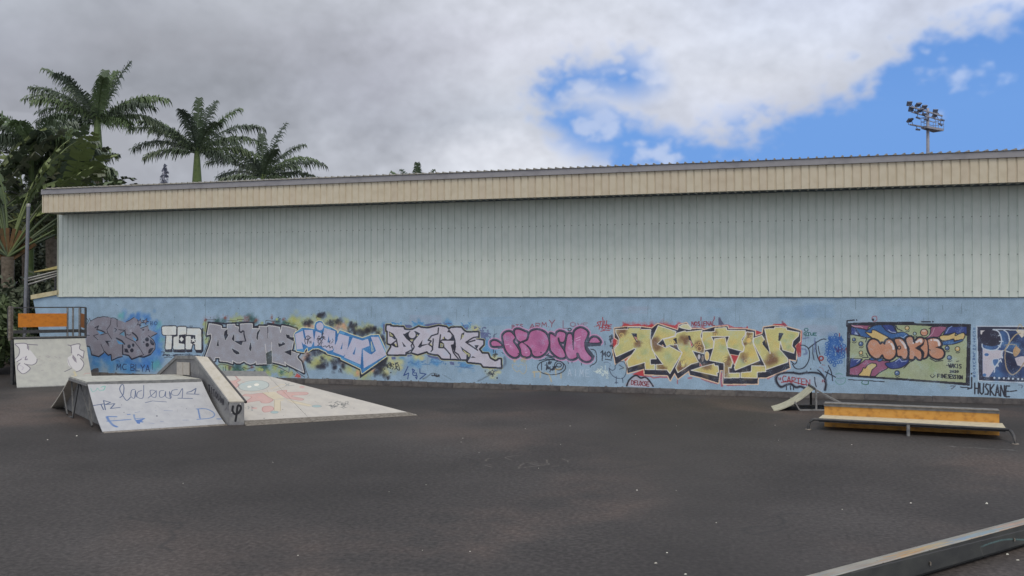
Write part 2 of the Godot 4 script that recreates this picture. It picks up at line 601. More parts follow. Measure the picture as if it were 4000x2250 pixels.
# ------------------------------------------------------------------ sports hall
const HALL_LEN := 36.0
const PITCH_RIB := 0.2

func wall_texel(px: float, py: float) -> Vector2:
	var p := on_plane(px, py, HALL, hall_n) - HALL
	return Vector2((p.dot(hall_x) + 1.2) * WALL_RES, (2.62 - p.y) * WALL_RES)

const WALL_RES := 4096.0 / 31.0

# one corrugated strip, a rib pitch wide, from y0 to y1
func strip_mesh(y0: float, y1: float, depth: float, flat: float) -> ArrayMesh:
	var st := begin()
	var lip := 0.012
	var xs := [0.0, lip, lip + flat, lip * 2 + flat, PITCH_RIB + 0.004]
	var zs := [0.0, depth, depth, 0.0, 0.0]
	for i in 4:
		quad(st, Vector3(xs[i], y0, zs[i]), Vector3(xs[i + 1], y0, zs[i + 1]), Vector3(xs[i + 1], y1, zs[i + 1]), Vector3(xs[i], y1, zs[i]))
		quad(st, Vector3(xs[i], y0, -0.004), Vector3(xs[i + 1], y0, -0.004), Vector3(xs[i + 1], y0, zs[i + 1]), Vector3(xs[i], y0, zs[i]))
		quad(st, Vector3(xs[i], y1, -0.004), Vector3(xs[i + 1], y1, -0.004), Vector3(xs[i + 1], y1, zs[i + 1]), Vector3(xs[i], y1, zs[i]))
	return mesh(st)

func make_hall() -> void:
	var hall := thing("sports_hall", "long sports hall with pale ribbed cladding above a light blue wall full of graffiti", "building", HALL, HALL_TURN)
	# masonry body
	var wall_tex := paint_wall()
	var body := begin()
	box(body, Vector3(0.02, 0, -12.0), Vector3(HALL_LEN, 5.5, -0.02))
	obj("wall", body, mottled([rgb(120, 140, 155), rgb(160, 180, 195), rgb(175, 192, 205)], 0.3, 41, 0.85), hall)
	for k in 2:
		var st := begin()
		var x0: float = [-1.2, 14.3][k]
		var x1: float = [14.3, 29.8][k]
		var top := 2.62
		if k == 0:
			# the left end rises from a slanting foot to a sloping top
			var poly := [Vector2(-0.45, 0), Vector2(14.3, 0), Vector2(14.3, top), Vector2(0.02, top), Vector2(0.02, 2.76), Vector2(-1.03, 2.6), Vector2(-1.03, 2.47)]
			var idx := Geometry2D.triangulate_polygon(PackedVector2Array(poly))
			for i in range(0, idx.size(), 3):
				for j in 3:
					var p: Vector2 = poly[idx[i + j]]
					st.set_uv(Vector2((p.x - x0) / (x1 - x0), (top - p.y) / top))
					st.add_vertex(Vector3(p.x, p.y, 0.0))
			for e in [[5, 6], [6, 0]]:
				var a: Vector2 = poly[e[0]]
				var b: Vector2 = poly[e[1]]
				quad(st, Vector3(a.x, a.y, 0), Vector3(a.x, a.y, -0.4), Vector3(b.x, b.y, -0.4), Vector3(b.x, b.y, 0), Vector2(0.001, 0.3), Vector2(0.001, 0.3), Vector2(0.001, 0.3), Vector2(0.001, 0.3))
			quad(st, Vector3(-1.03, 2.6, -0.4), Vector3(0.02, 2.76, -0.4), Vector3(0.02, 0, -0.4), Vector3(-0.45, 0, -0.4), Vector2(0.001, 0.3), Vector2(0.001, 0.3), Vector2(0.001, 0.3), Vector2(0.001, 0.3))
		else:
			quad(st, Vector3(x0, 0, 0), Vector3(x1, 0, 0), Vector3(x1, top, 0), Vector3(x0, top, 0), Vector2(0, 1), Vector2(1, 1), Vector2(1, 0), Vector2(0, 0))
		var m := StandardMaterial3D.new()
		m.albedo_texture = ImageTexture.create_from_image(wall_tex.get_region(Rect2i(2048 * k, 0, 2048, wall_tex.get_height())))
		m.roughness = 0.7
		m.texture_repeat = false
		var w := obj("painted_wall", st, m, hall)
		w.set_meta("label", "light blue rendered wall with sprayed lettering")
	var rest := begin()
	quad(rest, Vector3(29.8, 0, 0), Vector3(HALL_LEN, 0, 0), Vector3(HALL_LEN, 2.62, 0), Vector3(29.8, 2.62, 0))
	obj("painted_wall", rest, plain(wall_blue, 0.7), hall)
	# sloping cream coping on the left end
	var cream := mottled([rgb(176, 166, 128), rgb(205, 196, 160), rgb(214, 206, 176)], 0.7, 8, 0.6)
	var cop := begin()
	slab(cop, [Vector3(-1.09, 2.50, 0.05), Vector3(0.03, 2.665, 0.05), Vector3(0.03, 2.81, 0.05), Vector3(-1.09, 2.645, 0.05)], Vector3(0, 0, -0.5))
	obj("coping", cop, cream, hall)
	# plinth of concrete blocks
	var bx := -0.4
	var grey := [mottled([rgb(70, 68, 70), rgb(98, 95, 96), rgb(112, 110, 110)], 0.9, 3, 0.95), mottled([rgb(64, 63, 66), rgb(90, 88, 90), rgb(108, 104, 102)], 0.8, 4, 0.95), mottled([rgb(78, 76, 76), rgb(104, 101, 100), rgb(120, 117, 114)], 0.85, 6, 0.95)]
	var block := begin()
	slab(block, [Vector3(0, 0.0, 0.03), Vector3(0.778, 0.0, 0.03), Vector3(0.778, 0.145, 0.022), Vector3(0.77, 0.15, 0.012), Vector3(0.008, 0.15, 0.012), Vector3(0, 0.145, 0.022)], Vector3(0, 0, -0.06))
	var block_mesh := mesh(block)
	var i := 0
	while bx < HALL_LEN - 0.8:
		var o := obj("plinth_block", block_mesh, grey[rng.randi() % 3], hall)
		o.position = Vector3(bx, rng.randf_range(-0.012, 0.008), rng.randf_range(-0.006, 0.006))
		bx += 0.785
		i += 1
	# cladding strips
	var clad := [mottled([rgb(206, 217, 212), rgb(217, 228, 223), rgb(221, 231, 226)], 0.35, 12, 0.45), mottled([rgb(204, 216, 211), rgb(215, 226, 221), rgb(219, 229, 225)], 0.4, 13, 0.45), mottled([rgb(208, 219, 213), rgb(219, 229, 224), rgb(223, 232, 227)], 0.3, 14, 0.45)]
	var sm := strip_mesh(2.59, 5.28, 0.022, 0.152)
	var sm2 := strip_mesh(2.585, 5.28, 0.026, 0.152)
	for k in int(HALL_LEN / PITCH_RIB):
		var o := obj("cladding_strip", sm if k % 5 else sm2, clad[rng.randi() % 3], hall)
		o.position = Vector3(k * PITCH_RIB, rng.randf_range(-0.004, 0.004), 0.012)
	var sc := begin()
	for k in int(HALL_LEN / PITCH_RIB):
		for y in [2.72, 3.62, 4.55]:
			box(sc, Vector3(k * PITCH_RIB - 0.017, y - 0.011, 0.012), Vector3(k * PITCH_RIB + 0.005, y + 0.011, 0.024))
	var so := obj("screws", sc, plain(rgb(140, 148, 144), 0.5, 0.3), hall)
	so.set_meta("kind", "stuff")
	# drip flashing under the cladding
	var fl := begin()
	box(fl, Vector3(0.0, 2.572, 0.002), Vector3(HALL_LEN, 2.588, 0.02))
	obj("base_flashing", fl, plain(rgb(140, 150, 150), 0.5), hall)
	var cor := begin()
	box(cor, Vector3(-0.035, 2.59, -0.3), Vector3(-0.002, 5.3, 0.05))
	obj("corner_flashing", cor, plain(rgb(178, 184, 168), 0.5), hall)
	# fascia of the overhanging eave
	var over := 0.9
	var fas := [mottled([rgb(194, 184, 162), rgb(206, 197, 176), rgb(210, 202, 183)], 0.5, 21, 0.5), mottled([rgb(192, 181, 160), rgb(203, 193, 173), rgb(209, 200, 181)], 0.5, 22, 0.5), mottled([rgb(195, 186, 165), rgb(207, 199, 179), rgb(212, 205, 187)], 0.5, 24, 0.5)]
	var fm := strip_mesh(5.262, 5.84, 0.022, 0.155)
	for k in int((HALL_LEN - 0.2) / PITCH_RIB):
		var o := obj("fascia_strip", fm, fas[rng.randi() % 3], hall)
		o.position = Vector3(0.2 + k * PITCH_RIB, 0, over - 0.03)
	var fe := begin()
	box(fe, Vector3(0.16, 5.262, -0.3), Vector3(0.198, 5.84, over))
	obj("fascia_end", fe, fas[0], hall)
	# soffit: ribs running from the wall to the fascia
	var soffit_mat := mottled([rgb(180, 184, 178), rgb(196, 200, 194), rgb(202, 206, 200)], 0.5, 25, 0.6)
	var sf := begin()
	for e in [[0.0, 0.0, 0.012, 0.03], [0.012, 0.03, 0.15, 0.03], [0.15, 0.03, 0.162, 0.0], [0.162, 0.0, 0.204, 0.0]]:
		quad(sf, Vector3(e[0], 5.30 + e[1], 0.0), Vector3(e[2], 5.30 + e[3], 0.0), Vector3(e[2], 5.30 + e[3], over - 0.03), Vector3(e[0], 5.30 + e[1], over - 0.03))
	var sfm := mesh(sf)
	for k in int((HALL_LEN - 0.2) / PITCH_RIB):
		var o := obj("soffit_strip", sfm, soffit_mat, hall)
		o.position = Vector3(0.2 + k * PITCH_RIB, 0, 0)
	# eave flashing and ribbed roof sheet
	var ef := begin()
	slab(ef, [Vector3(0.14, 5.842, over), Vector3(0.14, 5.842, over + 0.028), Vector3(0.14, 5.99, over + 0.028), Vector3(0.14, 6.0, over + 0.01), Vector3(0.14, 6.0, over - 0.12), Vector3(0.14, 5.85, over - 0.12)], Vector3(HALL_LEN - 0.14, 0, 0))
	obj("eave_flashing", ef, mottled([rgb(128, 128, 134), rgb(150, 150, 156), rgb(158, 158, 163)], 0.4, 26, 0.45, 0.2), hall)
	var rf := begin()
	var slope := 0.07
	var zb := -9.0
	for k in int((HALL_LEN - 0.2) / PITCH_RIB):
		var x := 0.2 + k * PITCH_RIB
		var prof := [[0.0, 0.0], [0.14, 0.0], [0.152, 0.04], [0.183, 0.04], [0.2, 0.0]]
		for j in 4:
			var a: Array = prof[j]
			var b: Array = prof[j + 1]
			var za := over + 0.05
			quad(rf, Vector3(x + a[0], 6.004 + a[1], za), Vector3(x + b[0], 6.004 + b[1], za), Vector3(x + b[0], 6.004 + b[1] + slope * (za - zb), zb), Vector3(x + a[0], 6.004 + a[1] + slope * (za - zb), zb))
			quad(rf, Vector3(x + a[0], 6.001, za), Vector3(x + b[0], 6.001, za), Vector3(x + b[0], 6.006 + b[1], za), Vector3(x + a[0], 6.006 + a[1], za))
	obj("roof", rf, mottled([rgb(120, 120, 120), rgb(150, 148, 140), rgb(165, 160, 146)], 0.4, 27, 0.5, 0.2), hall)
	var gb := begin()
	slab(gb, [Vector3(0.2, 5.5, -12), Vector3(0.2, 5.5, over - 0.12), Vector3(0.2, 5.99, over - 0.12), Vector3(0.2, 6.65, -9.0), Vector3(0.2, 6.5, -12)], Vector3(HALL_LEN - 0.2, 0, 0))
	obj("gable", gb, plain(rgb(170, 160, 140), 0.6), hall)

func paint_funbox_face() -> void:
	view(150, 1350, 3.0306)
	var navy := rgb(70, 84, 116)
	var blue := rgb(74, 106, 162)
	ink(navy, 10, [960,575,1000,540,1010,460,985,445,960,490,1000,560,1040,605,1085,570], true)
	ink(navy, 8, [1140,490,1100,500,1090,560,1130,580,1145,500,1150,570], true); ink(navy, 8, [1220,500,1170,520,1165,570,1230,575,1245,450], true)
	ink(navy, 7, [1290,580,1380,510,1320,500,1330,560,1380,570,1390,500], true); ink(navy, 8, [1480,500,1430,510,1430,570,1480,560,1500,510,1500,570,1560,580,1545,510,1550,590], true); ink(navy, 8, [1640,490,1580,500,1570,540,1640,550,1700,480,1690,580], true)
	ink(navy, 11, [1640,582,1810,588]); ink(navy, 12, [1750,520,1800,510,1860,478,1840,535]); ink(navy, 12, [1745,535,1890,540]); ink(navy, 8, [1255,632,1340,612,1505,625])
	ink(navy, 13, [650,660,780,640]); ink(navy, 13, [740,650,768,708]); ink(navy, 13, [770,605,790,710]); ink(navy, 12, [770,605,850,625,790,650,900,640,850,695,960,685])
	mist(rgb(84, 160, 150), 0.6, 18, [620,480,640,515,680,500,700,480,730,505,780,490]); ink(rgb(84, 160, 150), 7, [740,470,790,460,770,500], true)
	for i in 2:
		mist(blue, 0.6, 44, [810,800,830,850,880,920,920,945]); mist(blue, 0.6, 30, [820,795,920,800]); mist(blue, 0.6, 26, [810,858,950,850,1080,840]); ink(blue, 12, [1045,775,1075,772])
		mist(blue, 0.55, 30, [1120,780,1130,840,1170,900]); mist(blue, 0.5, 24, [1140,830,1240,832,1180,860,1220,880])
		mist(blue, 0.6, 24, [1850,715,1960,715,2040,760,2055,810,2000,850,1850,865]); mist(blue, 0.6, 26, [1870,720,1885,850]); mist(blue, 0.6, 34, [2085,865,2130,868])
	fill(blue, [1140,850,1240,835,1205,870,1225,890,1190,885,1185,912,1150,900])
	for l in [[1130,750,1190,740],[1370,730,1380,732],[1470,730,1570,735],[1420,880,1460,885],[1680,870,1750,872],[1290,900,1350,912]]: ink(rgb(96, 112, 150), 6, l)
	for d in [[940,435,7],[1620,415,7],[1385,800,9],[1735,710,4],[1005,745,5],[980,655,4]]: dot(rgb(70, 74, 86), d[0], d[1], d[2])
	for i in 30: mist(rgb(170, 172, 176), 0.15, 10, [rng.randf_range(600, 2100), rng.randf_range(430, 980), rng.randf_range(600, 2100), rng.randf_range(430, 980)], false)

func paint_ledge_side() -> void:
	view(150, 1350, 3.0306)
	var k := rgb(62, 62, 68)
	letters(k, 12, "TITOUAN", 2008, 470, 18, 75, 9, 26)
	for i in 40:
		var x := rng.randf_range(1500, 2250)
		var y := rng.randf_range(200, 900)
		mist(rgb(84, 84, 88), 0.2, 20, [x, y, x + rng.randf_range(-40, 40), y + rng.randf_range(10, 60)], false)
	for i in 14:
		var x := rng.randf_range(1500, 2250)
		mist(rgb(150, 148, 144), 0.25, 12, [x, rng.randf_range(200, 700), x + 20, rng.randf_range(300, 800)], false)

func paint_ledge_end() -> void:
	view(150, 1350, 3.0306)
	var k := rgb(40, 42, 48)
	ink(k, 26, [2305,720,2300,770,2330,810,2375,790,2400,740,2385,708,2360,720,2350,800,2335,890], true)
	dot(rgb(190, 190, 190), 2393, 690, 9, 9); dot(rgb(180, 180, 180), 2290, 790, 7, 7)

func paint_bank() -> void:
	view(850, 1440, 3.22)
	var red := Color(0.8, 0.45, 0.45, 0.3)
	var line := rgb(150, 70, 74)
	var teal := rgb(150, 172, 176)
	var yel := Color(0.83, 0.76, 0.58, 0.35)
	var dk := rgb(84, 100, 112)
	dot(Color(0.66, 0.73, 0.74, 0.6), 455, 205, 190, 68); ring(dk, 7, 455, 205, 192, 69); mist(rgb(110, 180, 210), 0.5, 22, [300,185,400,165,500,150]); mist(rgb(110, 180, 210), 0.4, 16, [350,215,500,225])
	dot(rgb(220, 220, 214), 400, 215, 28, 13); dot(rgb(220, 220, 214), 490, 195, 32, 16); ink(dk, 5, [490,235,520,246,545,240], true)
	for p in [[130,120,200,125,260,110,290,120,240,150,265,180,230,220,190,200,180,160],[320,330,350,310,420,318,560,310,640,360,700,390,640,430,560,430,530,405,450,410,340,415,430,350],[745,290,820,270,870,265,870,290,980,290,1100,290,1140,305,1100,325,960,330,940,345,1060,370,1080,385,1040,395,940,380,870,370,800,330]]:
		shape(red, line, 6, p, true)
		spray(rgb(222, 160, 150), 0.4, [p[0] + 90, p[1] + 20, 40, p[0] + 200, p[1] + 30, 40])
	dot(red, 1062, 225, 34, 15)
	fill(yel, [560,300,720,290,840,370,700,385]); fill(yel, [715,390,860,385,790,410,800,530,715,530]); fill(yel, [860,385,950,400,1190,455,1150,472,950,430])
	for l in [[560,300,700,390],[715,390,712,530],[790,410,790,530],[860,390,950,400,1190,455],[870,415,1150,472],[700,275,800,245,860,210],[240,265,380,270,560,290],[250,285,400,300],[620,265,640,305],[700,385,900,375]]: ink(rgb(150, 140, 116), 6, l)
	for l in [[780,190,850,195],[665,255,780,210]]: ink(rgb(200, 180, 130), 8, l)
	ink(dk, 6, [850,175,870,195,900,180,890,205,965,205,900,210,850,210,880,200,850,175])
	dot(teal, 1248, 470, 58, 13); ring(dk, 5, 1248, 470, 60, 14); dot(teal, 715, 548, 46, 15); ring(dk, 5, 715, 548, 48, 16)
	for p in [[560,510,580,480,660,470,700,490,690,525,600,548,570,535]]: shape(red, line, 6, p, true)
	fill(red, [420,480,500,490,490,510,430,505]); scribble(dk, 6, 430, 500, 60, 30, 8)
	scribble(rgb(70, 76, 80), 7, 1530, 450, 110, 32, 26)
	for d in [[585,625,8],[1925,522,5],[1715,495,6],[1100,560,5],[1045,510,6],[830,590,4],[820,515,6]]: dot(rgb(90, 90, 92), d[0], d[1], d[2], d[2] * 0.6)
	ink(rgb(90, 90, 92), 8, [1605,490,1630,490])
	for i in 24: mist(rgb(186, 178, 164), 0.2, 14, [rng.randf_range(350, 1900), rng.randf_range(150, 640), rng.randf_range(350, 1900), rng.randf_range(150, 640)], false)

func paint_quarter_pipe() -> void:
	view(20, 1180, 4.139)
	var pale := rgb(178, 180, 186)
	var k := rgb(92, 90, 108)
	fill(pale, [170,660,340,660,360,720,400,740,440,780,510,870,490,930,400,960,330,940,400,1020,290,1110,220,1060,200,990,230,930,190,910,170,870,225,800,225,710], true)
	fill(pale, [1070,680,1190,670,1210,740,1260,760,1240,840,1200,850,1250,940,1200,1040,1140,1070,1060,1010,1000,960,1000,850,1070,800], true)
	for l in [[160,658,340,655,380,740],[160,665,225,720,225,800,165,870],[190,912,260,870],[360,665,520,672],[510,870,500,920,440,960,340,955],[310,940,400,1020,290,1110,205,1040],[205,1040,200,980,240,930],[340,830,320,880,360,870],[1010,670,1060,690,1060,780],[1060,675,1200,655,1195,720,1265,755],[1250,850,1170,800,1160,820],[1200,860,1250,940,1200,1040,1120,1080],[940,1075,1050,1020],[1265,760,1245,850]]: ink(k, 15, l, true)
	for p in [[350,680,390,690,385,740,350,720],[1080,800,1130,860,1140,930,1100,900,1070,850],[1165,800,1255,850,1240,870]]: fill(rgb(118, 116, 130), p)
	mist(rgb(120, 110, 150), 0.35, 26, [260,860,330,840,350,890]); mist(rgb(110, 100, 140), 0.3, 30, [230,960,290,1000,270,1040]); mist(k, 0.4, 22, [1000,870,1020,950,1060,1010])
	for l in [[540,830,570,825],[535,860,565,855],[515,880,590,885],[515,965,580,960],[350,1245,500,1248],[570,1055,610,1048],[790,830,830,850],[870,840,880,860],[650,830,690,820,710,840,670,845]]: ink(rgb(130, 126, 132), 7, l)
	for d in [[720,890,12],[800,990,9],[855,925,9],[480,1295,6],[795,935,7]]: dot(rgb(150, 148, 146), d[0], d[1], d[2], d[2] * 0.7)
	mist(rgb(190, 60, 70), 0.6, 12, [1250,1108,1340,1105]); mist(rgb(190, 60, 70), 0.6, 12, [1190,1165,1225,1160]); mist(rgb(190, 60, 70), 0.4, 9, [1220,1135,1260,1130])
	mist(rgb(196, 178, 120), 0.3, 70, [1090,1080,1110,1150,1050,1170]); mist(rgb(170, 176, 150), 0.25, 40, [180,620,300,620])
var wall_blue := Color8(157, 186, 212)
func paint_wall() -> Image:
	var w := 4096
	var h := int(2.62 * WALL_RES)
	var n := FastNoiseLite.new()
	n.seed = 3; n.frequency = 0.006; n.fractal_octaves = 5
	var src := n.get_image(w, h); src.convert(Image.FORMAT_L8)
	var d := src.get_data()
	var out := PackedByteArray()
	out.resize(w * h * 3)
	var r := wall_blue.r8
	var g := wall_blue.g8
	var b := wall_blue.b8
	for i in w * h:
		var t := (d[i] - 128) * 0.06
		out[i * 3] = int(r + t); out[i * 3 + 1] = int(g + t); out[i * 3 + 2] = int(b + t)
	pic = Image.create_from_data(w, h, false, Image.FORMAT_RGB8, out)
	pic.convert(Image.FORMAT_RGBA8)
	pic_map = wall_texel
	pic_scale = 0.95
	paint_gain = 0.6
	# buffed patches, faint drips and dirt on the blue paint
	view(0, 0, 1.0)
	for i in 34:
		var x := rng.randf_range(340, 3950)
		var y := rng.randf_range(1180, 1440)
		var bw := rng.randf_range(40, 190)
		var bh := rng.randf_range(20, 80)
		var c: Color = [Color(0.60, 0.73, 0.86, 0.22), Color(0.55, 0.69, 0.82, 0.22), Color(0.66, 0.72, 0.82, 0.25)][i % 3]
		for k in 5:
			var yy := y + bh * k / 5.0
			stroke(PackedVector2Array([tx(x + rng.randf_range(-8, 8), yy), tx(x + bw + rng.randf_range(-8, 8), yy + rng.randf_range(-4, 4))]), bh * 0.3, c, false, 0.3)
	for i in 150:
		var x := rng.randf_range(340, 3990)
		var y := rng.randf_range(1165, 1400)
		var c := Color(0.42, 0.5, 0.56, rng.randf_range(0.05, 0.16))
		stroke(PackedVector2Array([tx(x, y), tx(x + rng.randf_range(-1, 1), y + rng.randf_range(15, 80))]), rng.randf_range(1, 2.4), c)
	paint_dull = 0.33
	paint_tone = Color(0.68, 0.71, 0.74)
	graffiti()
	paint_dull = 0.0
	paint_tone = Color(1, 1, 1)
	# spray grain, brush texture and worn spots over everything
	pic.convert(Image.FORMAT_RGB8)
	var px := pic.get_data()
	n.seed = 91; n.frequency = 0.22; n.fractal_octaves = 3
	var f1 := n.get_image(w, h); f1.convert(Image.FORMAT_L8)
	n.seed = 92; n.frequency = 0.02; n.fractal_octaves = 4
	var f2 := n.get_image(w, h); f2.convert(Image.FORMAT_L8)
	var d1 := f1.get_data()
	var d2 := f2.get_data()
	for i in w * h:
		var k := 1.0 + (d1[i] - 128) * 0.0007 + (d2[i] - 128) * 0.0004
		var wear := clampf((d1[i] + d2[i] - 300) * 0.006, 0.0, 0.4)
		var j := i * 3
		px[j] = int(clampf(lerpf(px[j], r, wear) * k, 0, 255))
		px[j + 1] = int(clampf(lerpf(px[j + 1], g, wear) * k, 0, 255))
		px[j + 2] = int(clampf(lerpf(px[j + 2], b, wear) * k, 0, 255))
	return Image.create_from_data(w, h, false, Image.FORMAT_RGB8, px)

const INK := Color(0.165, 0.172, 0.225)

func shifted(a: Array, dx: float) -> Array:
	var b := a.duplicate()
	for i in range(0, b.size(), 2):
		b[i] += dx
	return b

func star(c: Color, x: float, y: float, r: float) -> void:
	var a := []
	for i in 10:
		var q := r if i % 2 == 0 else r * 0.42
		a.append(x + sin(TAU * i / 10.0) * q); a.append(y - cos(TAU * i / 10.0) * q)
	fill(c, a)

func chalk(dull: float, tone: float) -> void:
	paint_dull = dull
	paint_tone = Color(tone * 0.97, tone, tone * 1.04)

func graffiti() -> void:
	chalk(0.12, 0.93); graffiti_grey()
	chalk(0.2, 1.0); graffiti_tcm()
	chalk(0.2, 0.94); graffiti_asome()
	chalk(0.15, 0.86); graffiti_blue(); graffiti_delik()
	chalk(0.15, 0.88); graffiti_pink()
	chalk(0.12, 0.98); graffiti_gold()
	chalk(0.2, 0.75); graffiti_tags()
	chalk(0.28, 0.8); graffiti_panel(); graffiti_right()

func graffiti_grey() -> void:
	view(320, 1220, 5.152)
	var blue := rgb(48, 112, 182)
	spray(blue, 1.0, [950,150,190,1100,110,170,1300,130,170,1480,300,180,1530,480,170,1550,640,190,1540,800,190,1450,950,230,1250,980,230,1000,1000,230,800,1020,200,500,930,220,250,930,200,1300,1050,170,1050,1090,160,420,860,150])
	spray(rgb(60, 132, 190), 0.8, [300,1020,220,600,1050,240,900,1110,230,170,800,160])
	spray(rgb(80, 156, 160), 0.7, [800,70,110,1560,260,120,1520,1040,170,1450,1080,140,770,60,70,1600,560,100])
	var grey := rgb(124, 122, 134)
	fill(grey, [78,470,95,260,180,165,340,92,520,85,720,150,870,205,960,160,1050,100,1130,150,1180,315,1330,265,1350,350,1515,410,1395,500,1470,610,1475,720,1390,830,1250,880,1140,880,1005,930,940,860,820,845,815,880,720,890,600,950,575,850,520,870,440,800,340,890,200,840,150,690,85,660])
	ink(INK, 26, [100,680,155,690,180,780,195,855,340,892,440,815])
	ink(INK, 26, [440,775,530,865,585,845,598,970,720,912,812,890])
	ink(INK, 30, [822,655,822,845,940,868,1002,945,1150,890,1250,900,1385,845], false)
	ink(INK, 16, [1385,845,1470,740,1475,640,1440,560,1340,470])
	fill(rgb(72, 140, 188), [300,365,450,412,370,445])
	fill(rgb(72, 140, 188), [692,550,850,640,740,640])
	fill(rgb(72, 140, 188), [1012,480,1120,560,1060,575])
	fill(rgb(90, 140, 170), [760,440,850,390,858,480])
	ink(INK, 24, [300,345,385,365,465,405])
	ink(INK, 20, [262,312,335,272,300,340])
	ink(INK, 30, [692,520,800,570,860,640])
	ink(INK, 30, [1015,410,1090,470,1125,540,1095,572], true)
	ink(INK, 24, [865,380,885,480])
	ink(INK, 18, [660,320,700,345,665,390])
	fill(INK, [470,572,600,572,530,600,545,660])
	var thin := [[180,170,330,95],[340,105,430,85,530,95],[575,115,650,112,720,150],[585,140,570,250,500,350,520,410],[705,150,710,290],[240,465,330,440],[375,455,520,415],[520,415,600,540],[230,470,320,550],[380,640,440,770],[760,440,880,350],[880,500,1060,590,1160,720,1240,850],[900,440,940,460,985,450],[1180,325,1330,268],[1120,150,1165,280],[740,350,850,360],[470,575,545,680],[1240,855,1140,885],[80,100,130,170,100,240],[150,120,175,180],[890,190,960,160,1050,100]]
	for l in thin:
		ink(INK, 11, l)
	ink(INK, 16, [1395,490,1515,425]); ink(INK, 14, [75,462,150,465])
	for s in [[950,685,36,40],[1030,660,27,35],[1005,765,37,40],[1310,545,40,42],[1315,655,35,40],[1245,600,16,18]]:
		dot(INK, s[0], s[1], s[2], s[3])
	fill(INK, [855,725,915,735,945,815,860,800]); fill(INK, [1375,545,1440,600,1450,660,1400,650,1370,600], true); fill(INK, [1340,830,1345,760,1390,720,1445,720,1390,805], true)
	shape(grey, INK, 9, [1120,160,1150,175,1180,130,1190,190,1230,200,1180,225,1185,275,1150,235,1110,255,1135,205])
	shape(grey, INK, 9, [1215,160,1265,165,1310,120,1300,175,1345,185,1290,200,1290,245,1265,205,1225,215,1245,185])
	fill(INK, [1205,350,1260,330,1235,375]); fill(INK, [1320,360,1350,340,1345,375])
	spray(rgb(180, 178, 188), 0.5, [980,370,50])
	letters(rgb(30, 60, 100), 9, "BO", 1375, 185, 60, 70, 20)
	# writing below
	var tag := rgb(38, 58, 96)
	letters(tag, 17, "MC", 700, 1040, 85, 115, 25)
	letters(tag, 17, "BLYA", 985, 1040, 78, 130, 22, 8)
	letters(tag, 11, "T", 1400, 1000, 40, 150, 0)
	mist(tag, 0.3, 40, [700,970,760,1000,690,1150])
	# dark patch at the foot of the wall
	fill(rgb(78, 78, 84), [170,1185,240,1130,330,1120,345,1200,170,1200])

func graffiti_tcm() -> void:
	view(320, 1220, 5.152)
	spray(rgb(140, 160, 120), 0.25, [1660,680,110,1640,540,90,1720,790,90])
	var pale := rgb(186, 194, 208)
	var t1 := [1625,285,1885,280,1900,300,1895,440,1880,455,1640,455,1620,430,1612,310]
	var t2 := [1700,465,1800,465,1815,490,1800,730,1780,745,1695,745,1678,725]
	var cc := [1940,290,2090,290,2100,310,2100,440,1955,455,1950,620,2055,635,2065,660,2060,745,1850,745,1838,720,1845,495,1925,480,1925,310]
	var m1 := [2120,320,2370,325,2400,360,2405,740,2390,755,2290,755,2280,735,2275,640,2225,640,2200,735,2180,748,2100,745,2085,720,2090,490,2110,478,2190,480,2110,450]
	for a in [t1, t2, cc, m1]:
		fill(INK, shifted(a, 16)); ink(INK, 42, a, false, true)
	for a in [[1690,770,1800,775],[1860,775,2070,780],[2120,775,2200,775],[2310,785,2400,790]]:
		ink(INK, 62, a)
	ink(INK, 34, [2430,330,2430,780])
	for a in [t1, t2, cc, m1]:
		fill(pale, a)
	fill(INK, [1952,458,2085,462,2078,630,1955,618]); fill(INK, [2112,452,2282,458,2285,600,2230,640,2190,620,2195,482,2112,474])
	fill(pale, [2005,488,2052,540,2005,596,1958,540])
	star(pale, 2242, 558, 62)
	var sc := rgb(52, 60, 78)
	ink(sc, 14, [1590,795,1660,800,1640,860,1760,850,1770,880]); scribble(sc, 9, 1700, 860, 70, 22, 8); scribble(sc, 9, 2080, 865, 240, 18, 22)
	ink(sc, 9, [1650,915,1740,900,1810,910]); letters(sc, 6, "1050", 2125, 270, 18, 18, 10)

